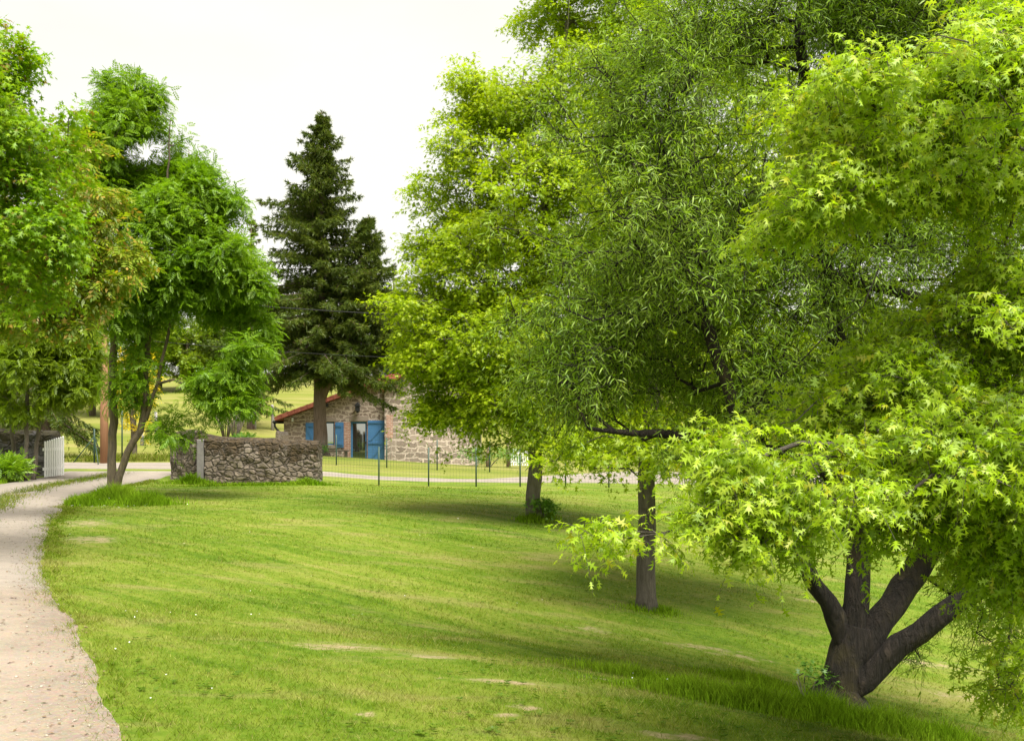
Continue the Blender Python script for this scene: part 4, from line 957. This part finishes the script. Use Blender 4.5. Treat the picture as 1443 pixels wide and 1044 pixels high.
r2 = roof([((xm - .05, ev - .05 * sl + .02), (xp, zp + .02)), ((xr + .3, er - .3 * sr + .02), (xp + .002, zp + .02))], YG - .35, yb + .3, .17).build('roof', M['tile'], hs); r2['label'] = 'steeper red roof over the forward gable'
# rows of verge tiles along both gable edges
for (x0, z0, x1, z1, yy, rt) in [(cx(390), rl(cx(390)) + .2, xm + .3, rl(xm + .3) + .2, YF - .38, r_), (xm, ev + .24, xp, zp + .24, YG - .38, r2), (xr + .2, er - .2 * sr + .24, xp, zp + .24, YG - .38, r2)]:
    m = MB(); L = math.hypot(x1 - x0, z1 - z0); n = int(L / .33)
    for i in range(n):
        a, b = i / n, (i + 1.06) / n
        m.bar((x0 + (x1-x0)*a, yy + .06, z0 + (z1-z0)*a + .0), (x0 + (x1-x0)*b, yy + .06, z0 + (z1-z0)*b + .025), .2, .05)
        m.bar((x0 + (x1-x0)*a, yy - .02, z0 + (z1-z0)*a - .09), (x0 + (x1-x0)*b, yy - .02, z0 + (z1-z0)*b - .08), .035, .16)
    m.build('verge_tiles', M['tile'], rt)
# rafter ends under the verge
for u in (459, 530): MB().box(cx(u), cx(u) + .14, YF - .3, YF - .001, rl(cx(u)) - .16, rl(cx(u)) - .02).build('rafter', M['iron'], hs)
for u, f in ((566, 0), (590, 0)):
    x_ = cx(u); z_ = ev + (x_ - xm) * sl; MB().box(x_, x_ + .15, YG - .3, YG - .001, z_ - .22, z_ - .05).build('rafter', M['iron'], hs)
# brick jambs, lintels, window and door
def bricks(u0, u1, v0, v1, y): MB().box(cx(u0), cx(u1), y - .012, y + .02, cz(v1), cz(v0)).build('brick_jamb', M['brick'], hs)
bricks(484.5, 493.8, 594.5, 647, YF); bricks(517.2, 518.6, 594.5, 650, YF); bricks(471.2, 473, 595, 629, YF); bricks(443, 444.8, 595, 629, YF); bricks(546, 555.5, 585, 617, YG)
MB().box(cx(492.5), cx(519.5), YF - .025, YF + .05, cz(593.6), cz(586)).build('lintel', M['lintel'], hs, bevel=.02)
MB().box(cx(442), cx(474), YF - .02, YF + .05, cz(594.2), cz(588.5)).build('lintel', M['lintel'], hs, bevel=.02)
MB().box(cx(443), cx(474), YF - .06, YF + .05, cz(632), cz(627.4)).build('window_sill', M['lintel'], hs, bevel=.015)
fr = MB(); 
for a, b, c, d in [(w0, w0+.07, wz0, wz1), (w1-.07, w1, wz0, wz1), (w0+.07, w1-.07, wz0, wz0+.07), (w0+.07, w1-.07, wz1-.07, wz1), ((w0+w1)/2-.03, (w0+w1)/2+.03, wz0+.07, wz1-.07)]:
    fr.box(a, b, YF + .14, YF + .2, c, d)
wi = fr.build('window', M['blue_plain'], hs); MB().box(w0+.06, w1-.06, YF+.165, YF+.175, wz0+.06, wz1-.06).build('pane', M['glass'], wi)
fr = MB()
for a, b, c, d in [(d0, d0+.09, dz0, dz1), (d1-.09, d1, dz0, dz1), (d0+.09, d1-.09, dz0, dz0+.16), (d0+.09, d1-.09, dz1-.09, dz1)]:
    fr.box(a, b, YF + .10, YF + .21, c, d)
do = fr.build('glazed_door', M['blue_plain'], hs); MB().bar((d0+.08, YF+.15, (dz0+dz1)/2), (d1-.08, YF+.162, (dz0+dz1)/2), .01, dz1-dz0-.2).build('pane', M['glass'], do)
MB().box(d1-.085, d1-.055, YF+.06, YF+.12, cz(625), cz(622)).build('handle', M['iron'], do)
def shutter(u0, u1, v0, v1, y, name, bars, dgs, lab=None):
    x0, x1, z0, z1 = cx(u0), cx(u1), cz(v1), cz(v0)
    o = MB().box(x0, x1, y - .05, y - .01, z0, z1).build(name, M['blue'], hs, bevel=.004)
    if lab: o['label'] = lab
    m = MB()
    for f in bars: m.box(x0 + .02, x1 - .02, y - .08, y - .05, z0 + (z1-z0)*f - .055, z0 + (z1-z0)*f + .055)
    for (fx0, fz0, fx1, fz1) in dgs:
        m.bar((x0 + (x1-x0)*fx0, y - .066, z0 + (z1-z0)*fz0), (x0 + (x1-x0)*fx1, y - .066, z0 + (z1-z0)*fz1), .026, .1)
    m.build('brace', M['blue_plain'], o)
    for f in bars: MB().bar((x0 - .02, y - .086, z0 + (z1-z0)*f), (x0 + (x1-x0)*.6, y - .086, z0 + (z1-z0)*f), .012, .03).build('hinge', M['blue_plain'], o)
    return o
shutter(431, 444, 595.5, 627, YF, 'shutter', (.14, .86), [(.85,.2,.15,.8)])
shutter(472.5, 484.3, 595, 630.5, YF, 'shutter', (.14, .86), [(.15,.2,.85,.8)])
dl = shutter(518.5, 543, 592.5, 652.5, YF, 'door_leaf', (.05, .47, .95), [(.1,.53,.9,.9),(.1,.1,.9,.42)], 'tall blue plank door leaf folded open against the wall')
MB().box(cx(541), cx(542.2), YF-.12, YF-.05, cz(622), cz(612)).build('handle', M['iron'], dl)
lm = MB(); lx, lz = cx(505), cz(576)
lm.box(lx-.03, lx+.03, YF-.3, YF-.001, lz+.26, lz+.31); lm.prism([(lx-.15, lz+.12), (lx+.15, lz+.12), (lx+.05, lz+.27), (lx-.05, lz+.27)], YF-.4, YF-.12)
lm.box(lx-.1, lx+.1, YF-.36, YF-.16, lz-.12, lz+.12); lm.box(lx-.06, lx+.06, YF-.31, YF-.2, lz-.2, lz-.12)
lm.build('wall_lantern', M['iron'], hs, bevel=.01)
MB().box(cx(411.5), cx(413.8), YF-.14, YF-.001, cz(594), cz(588.5)).build('light_sensor', M['white'], hs, bevel=.01)
MB().tube([(cx(543.6), YF-.10, cz(551)), (cx(543.6), YF-.10, cz(654))], .05, 10).build('downpipe', flat_mat('grey_pipe', (.16, .14, .13), .5), hs, True)
gx0, gz0 = cx(388.5), rl(cx(390)) - .03
gt = MB().tube([(gx0, YF-.35, gz0), (gx0, yb, gz0)], .08, 10).build('gutter', M['iron'], hs, True)
MB().tube([(gx0, YF-.2, gz0-.06), (gx0, YF-.2, gz0-.2), (gx0+.1, YF-.2, gz0-.36), (xl-.1, YF-.16, gz0-.55), (xl-.07, YF-.14, gz0-.8), (xl-.07, YF-.14, zb)], .05, 10).build('downpipe', M['iron'], hs, True)

# bench by the cottage wall
bx, by = cx(474), YF - .9; bz = h1(bx, by)
M['wood'] = flat_mat('weathered_wood', (.15, .115, .085), .85, .35, 14, .4)
bn = thing('bench', 'low wooden bench against the cottage wall under the window', 'bench', (bx, by, bz))
MB().box(bx-.65, bx+.75, by-.2, by+.2, bz+.4, bz+.46).build('seat', M['wood'], bn, bevel=.008)
for s in (-.5, .55): MB().box(bx+s, bx+s+.1, by-.16, by+.16, bz-.08, bz+.4).build('leg', M['wood'], bn)

# ------------------------------------------------------------------ rubble walls and the gate
M['wall_stone'] = stone_mat('mossy_rubble', [(.095,.073,.05),(.165,.130,.092),(.125,.098,.07),(.215,.175,.13),(.11,.082,.055)], (.06,.046,.032), 4.2, 6.2, .07, ((.022,.015,.007),(.062,.038,.011),(.12,.085,.02)), .5, 1.)
M['wall_dark'] = stone_mat('dark_rubble', [(.06,.055,.05),(.11,.1,.09),(.08,.075,.065)], (.07,.065,.055), 3.1, 4.6, .06, ((.03,.022,.012),(.06,.05,.015),(.11,.105,.02)), .3, 1.)
def rubble_wall(name, label, A, B, thick, ha, hb, mat, moss_top=.3, cat='wall', seed=0, mossy=1.):
    A, B = np.array(A, float), np.array(B, float); L = np.linalg.norm(B - A); d = (B - A) / L; nrm = np.array([d[1], -d[0]])
    n = max(int(L / .09), 3); V, ms = [], []
    prof = []
    m = 16
    for j in range(m + 1): prof.append((-.5, j / m))
    for j in range(1, 7): prof.append((-.5 + j / 7, 1 + .10 * math.sin(math.pi * j / 7)))
    for j in range(m + 1): prof.append((.5, 1 - j / m))
    k = len(prof)
    for i in range(n + 1):
        p = A + d * L * i / n; hh = ha + (hb - ha) * i / n; z0 = h1(*p) - .25
        hh += .10 * (vnoise(np.array([[i * .22, seed, 0]]), 4)[0] - .5)
        for (o, f) in prof:
            V.append((p[0] - nrm[0] * o * thick * -1, p[1] - nrm[1] * o * thick * -1, z0 + (hh + .25) * f)); ms.append(f)
    V = np.array(V); ms = np.array(ms)
    bumpv = (vnoise(V * np.array([3.4, 3.4, 5.]), 21 + seed) - .5) * .09 + (vnoise(V * 9., 23 + seed) - .5) * .05
    V[:, :2] += nrm * bumpv[:, None]; V[:, 2] += bumpv * .4
    Fs = [(i*k+j, i*k+j+1, (i+1)*k+j+1, (i+1)*k+j) for i in range(n) for j in range(k - 1)] + [tuple(range(k))[::-1], tuple(n*k + j for j in range(k))]
    o = make_mesh(name, V, Fs, mat, None, False)
    at = o.data.attributes.new('moss', 'FLOAT', 'POINT')
    at.data.foreach_set('value', (np.clip(.22 + .55 * np.clip((ms - (1 - moss_top)) / moss_top, 0, 1) ** .8 + .12 * (ms < .25), 0, 1) * mossy).astype(np.float32))
    return tag(o, label, cat)
wl, wr = P(293, 0, 32.2), P(451, 0, 31.8)
zz = lambda v, Y: EYE + (HV - v) / F * Y
rubble_wall('stone_wall', 'mossy grey rubble wall along the far edge of the lawn', wl[:2], wr[:2], .5, zz(620, 32.2) - h1(wl[0], 32.2), zz(629, 31.8) - h1(wr[0], 31.8), M['wall_stone'], .42)
a, b = P(250, 0, 33.6), P(283, 0, 32.5)
rubble_wall('stone_wall', 'short grey rubble end wall where the gate hangs, overhung by ash leaves', a[:2], b[:2], .5, 1.35, 1.42, M['wall_stone'], .25, mossy=.75, seed=3)
gp = P(287, 0, 32.3); z0 = h1(gp[0], gp[1])
tag(MB().box(gp[0]-.12, gp[0]+.10, gp[1]-.34, gp[1]+.2, z0-.2, zz(619, 32.2)).build('gatepost', flat_mat('pale_granite', (.16,.148,.135), .9, .4, 12, .6), None, bevel=.03), 'pale upright granite post at the left end of the mossy wall', 'post')
rubble_wall('stone_wall', 'dark moss-capped wall behind the saplings at the left', (-22, 34.3), P(82, 0, 35.2)[:2], .6, 1.5, zz(612, 35.2) - h1(P(82,0,35.2)[0], 35.2), M['wall_dark'], .3, seed=6, mossy=.95)
rubble_wall('stone_pile', 'pinkish stub of stone wall at the low corner of the cottage', P(390, 0, 47)[:2], P(405, 0, 47.2)[:2], .5, zz(612, 47) - h1(P(398,0,47)[0], 47), zz(611, 47) - h1(P(398,0,47)[0], 47), stone_mat('pink_stone', [(.36,.28,.23),(.45,.36,.3)], (.45,.38,.32), 2.5, 4, .06), .05, 'wall', 8, 0)

def gate(label, A, B, h_left, h_right, n, group=None, z0=None):
    A, B = np.array(A, float), np.array(B, float); d = (B - A) / np.linalg.norm(B - A); nr = np.array([d[1], -d[0]]); L = np.linalg.norm(B - A)
    za = h1(*A) + .06 if z0 is None else z0
    g_ = thing('picket_gate', label, 'gate', (A[0], A[1], za), group)
    for i in range(n):
        f = (i + .5) / n; p = A + d * L * f; hh = h_left + (h_right - h_left) * f; w_ = L / n * .52
        q0, q1 = p - d * w_ / 2, p + d * w_ / 2; t_ = nr * .014
        c = [q0 - t_, q1 - t_, q1 + t_, q0 + t_]
        m = MB(); m.add([(x[0], x[1], za) for x in c] + [(x[0], x[1], za + hh - .03) for x in c] + [((c[0][0]+c[1][0])/2, (c[0][1]+c[1][1])/2, za + hh), ((c[2][0]+c[3][0])/2, (c[2][1]+c[3][1])/2, za + hh)],
              [(3,2,1,0),(0,1,5,4),(1,2,6,5),(2,3,7,6),(3,0,4,7),(4,5,8),(6,7,9),(5,6,9,8),(7,4,8,9)])
        m.build('picket', M['white'], g_)
    for f in (.18, .62):
        hm = min(h_left, h_right) * f / .8
        MB().bar((*(A + nr * -.03), za + hm), (*(B + nr * -.03), za + hm), .035, .09).build('rail', M['white'], g_)
    return g_
ga, gb = P(62, 0, 33.3), P(90.5, 0, 34.9)
gate('open white picket gate leaf slanting out from the dark wall on the left', ga[:2], gb[:2], zz(622, 33.3) - h1(*ga[:2]) - .06, zz(613, 34.9) - h1(*gb[:2]) - .06, 9)
gc, gd = P(247, 0, 33.4), P(245, 0, 35.4)
gate('white picket gate leaf seen edge-on beside the grey end wall', gc[:2], gd[:2], 1.1, 1.25, 12)
YY = 47.; ge, gf = P(719, 0, YY), P(745, 0, YY)
gate('small white garden gate half hidden behind the middle oak trunk', ge[:2], gf[:2], zz(632, YY) - h1(*ge[:2]) - .05, zz(632, YY) - h1(*ge[:2]) - .05, 8)

# stakes by the garden gate
M['stake'] = flat_mat('stake_wood', (.20, .135, .09), .9, .3, 12, .5)
for u, Y, h_, r, lab in [(716.5, 46, 1.25, .09, 'thick brown wooden stake left of the small garden gate'), (687, 44.5, .85, .07, 'short brown stake in the low growth behind the wire fence')]:
    x0 = P(u, 0, Y)[0]; z0 = h1(x0, Y)
    tag(MB().tube([(x0, Y, z0 - .2), (x0, Y, z0 + h_ * .5), (x0 + .03, Y, z0 + h_)], [r * 1.1, r, r * .9], 9, wob=.15).build('wooden_stake', M['stake'], None, True), lab, 'post')

# ------------------------------------------------------------------ green wire fences
M['cable'] = flat_mat('cable_rubber', (.012, .012, .012), .95, .1)
M['green'] = flat_mat('green_steel', (.018, .05, .03), .5, .2)
def wire_fence(label, pts, hgt, posts, seed=0, wire=.0032):
    pts = np.array(pts, float); d = np.concatenate([[0], np.cumsum(np.linalg.norm(np.diff(pts, axis=0), axis=1))])
    at = lambda s: np.array([np.interp(s, d, pts[:, 0]), np.interp(s, d, pts[:, 1])])
    r0 = at(0); root = thing('wire_fence', label, 'fence', (r0[0], r0[1], h1(*r0)))
    for s in posts:
        p = at(s); z = h1(*p); m = MB().tube([(p[0], p[1], z - .2), (p[0], p[1], z + hgt + .12)], .024, 8)
        m.build('post', M['green'], root, True)
    m = MB(); L = d[-1]; nv = int(L / .1)
    for i in range(nv + 1):
        p = at(L * i / nv); z = h1(*p); m.bar((p[0], p[1]-.03, z + .04), (p[0], p[1]-.03, z + hgt), wire, wire)
    hs_ = np.arange(.05, hgt + .01, .1)
    ns = max(2, int(L / 1.5))
    for hh in hs_:
        for i in range(ns):
            p, q = at(L * i / ns), at(L * (i + 1) / ns); m.bar((p[0], p[1]-.036, h1(*p) + hh), (q[0], q[1]-.036, h1(*q) + hh), wire, wire)
    m.build('wire_mesh', M['green'], root)
    return root
fx = [P(u, 0, 34.)[0] for u in (534, 604, 671, 733, 797, 858, 920, 985, 1050)]
A0 = P(455, 0, 33.2)
wire_fence('green wire mesh fence along the near side of the lane', [A0[:2], (fx[0], 34), (fx[-1], 34)], 1.12, [np.hypot(fx[0]-A0[0], 34-A0[1]) + (x_ - fx[0]) for x_ in fx])
bxs = [P(u, 0, 41.)[0] for u in (474, 545, 616, 690)]
wire_fence('thin green wire fence on the garden side of the lane', [(bxs[0] - .8, 41), (bxs[-1], 41)], 1.05, [x_ - bxs[0] + .8 for x_ in bxs], 3, .003)
# braced corner post and line posts on the meadow edge
Y = 41.; x0 = P(133, 0, Y)[0]; z0 = h1(x0, Y)
bp = thing('fence_post', 'green braced corner post of the meadow fence beside the brown pole', 'post', (x0, Y, z0))
MB().tube([(x0, Y, z0-.2), (x0, Y, zz(604, Y))], .035, 8).build('post', M['green'], bp, True)
for du, dv, dY in ((-31, 648, 0), (14, 648, .5), (6, 648, -1.2)):
    q = P(133 + du, dv, Y + dY); q[2] = h1(q[0], q[1]) - .05
    MB().tube([(x0, Y, zz(615, Y)), tuple(q)], .02, 6).build('brace', M['green'], bp, True)
for u, v0, Y, lab in [(172, 575, 42, 'plain green line post on the meadow between the ash stems'), (191, 588, 50, 'short dark green post on the meadow just right of the ash stem')]:
    q = P(u, v0, Y); z0 = h1(q[0], Y); tag(MB().tube([(q[0], Y, z0-.2), (q[0], Y, q[2])], .03, 8).build('fence_post', M['green'], None, True), lab, 'post')
M['grey_post'] = flat_mat('weathered_post', (.27, .25, .235), .9, .3, 12, .5)
for u, v0, v1, Y, r, lab in [(331, 572, 602, 66, .14, 'grey hillside fence stake nearest the bare shrubs, left of three'), (359, 578, 603, 66, .10, 'grey hillside fence stake midway between bare shrubs and cottage eave'), (384, 570, 596, 66, .10, 'grey hillside fence stake just above the cottage gutter'),
                             (220, 580, 612, 60, .10, 'bluish grey stake on the meadow right of the ash stem'), (200, 600, 622, 56, .10, 'lower bluish stake on the meadow beside the ash stem')]:
    q = P(u, v0, Y); z0 = h1(q[0], Y)
    tag(MB().tube([(q[0], Y, z0-.3), (q[0]+.02, Y, (z0+q[2])/2), (q[0]-.02, Y, q[2])], [r, r*.95, r*.8], 8, wob=.15).build('fence_stake', M['grey_post'], None, True), lab, 'post', 'stakes across the hillside')
# thin wires between the hillside stakes
# tree trunk on the hill
# brown telegraph pole and its cables
Y = 40.5; x0 = P(147, 0, Y)[0]; z0 = h1(x0, Y)
M['pole'] = flat_mat('pole_wood', (.27, .135, .065), .85, .35, 14, .4, streak=True)
pt = zz(400, Y)
pole = thing('utility_pole', 'red-brown wooden utility pole standing behind the ash stems', 'pole', (x0, Y, z0))
MB().tube([(x0, Y, z0-.3), (x0, Y, z0+2), (x0-.04, Y, pt)], [.16,.15,.12], 12).build('shaft', M['pole'], pole, True)
MB().box(x0-.2, x0+.12, Y-.16, Y-.12, pt-.35, pt-.25).build('bracket', M['iron'], pole)
for (ua, va, ya), (ub, vb2, yb2), lab in [((150,403,40.4),(860,470,60),'upper black cable running from the pole across the tall spruce'), ((150,470,40.3),(640,505,60),'lower thin cable crossing the tall spruce below the other one')]:
    A_, B_ = P(ua, va, ya), P(ub, vb2, yb2); s = np.linspace(0, 1, 30)[:, None]
    pts = A_ * (1 - s) + B_ * s; pts[:, 2] -= (.7 * 4 * s * (1 - s))[:, 0]
    if lab.startswith('upper'):
        B_ = P(572, 432, 44); A_ = np.array([x0, Y - .1, pt - .3]); M1 = P(372, 408, 42.3)
    else:
        B_ = P(560, 492, 44); A_ = np.array([x0, Y - .1, pt - 2.]); M1 = P(372, 466, 42.3)
    d_ = B_ - A_; E_ = A_ + d_ * 1.9
    pts = A_ * (1 - s) + E_ * s; f_ = (M1[0] - A_[0]) / (E_[0] - A_[0]); want = M1[2] - (A_[2] + (E_[2] - A_[2]) * f_)
    pts[:, 2] -= (.35 * 4 * s * (1 - s))[:, 0]
    tag(MB().tube(pts, .022 if lab.startswith('upper') else .012, 5).build('power_cable', M['cable'], None, True), lab, 'cable', 'cables from the utility pole')
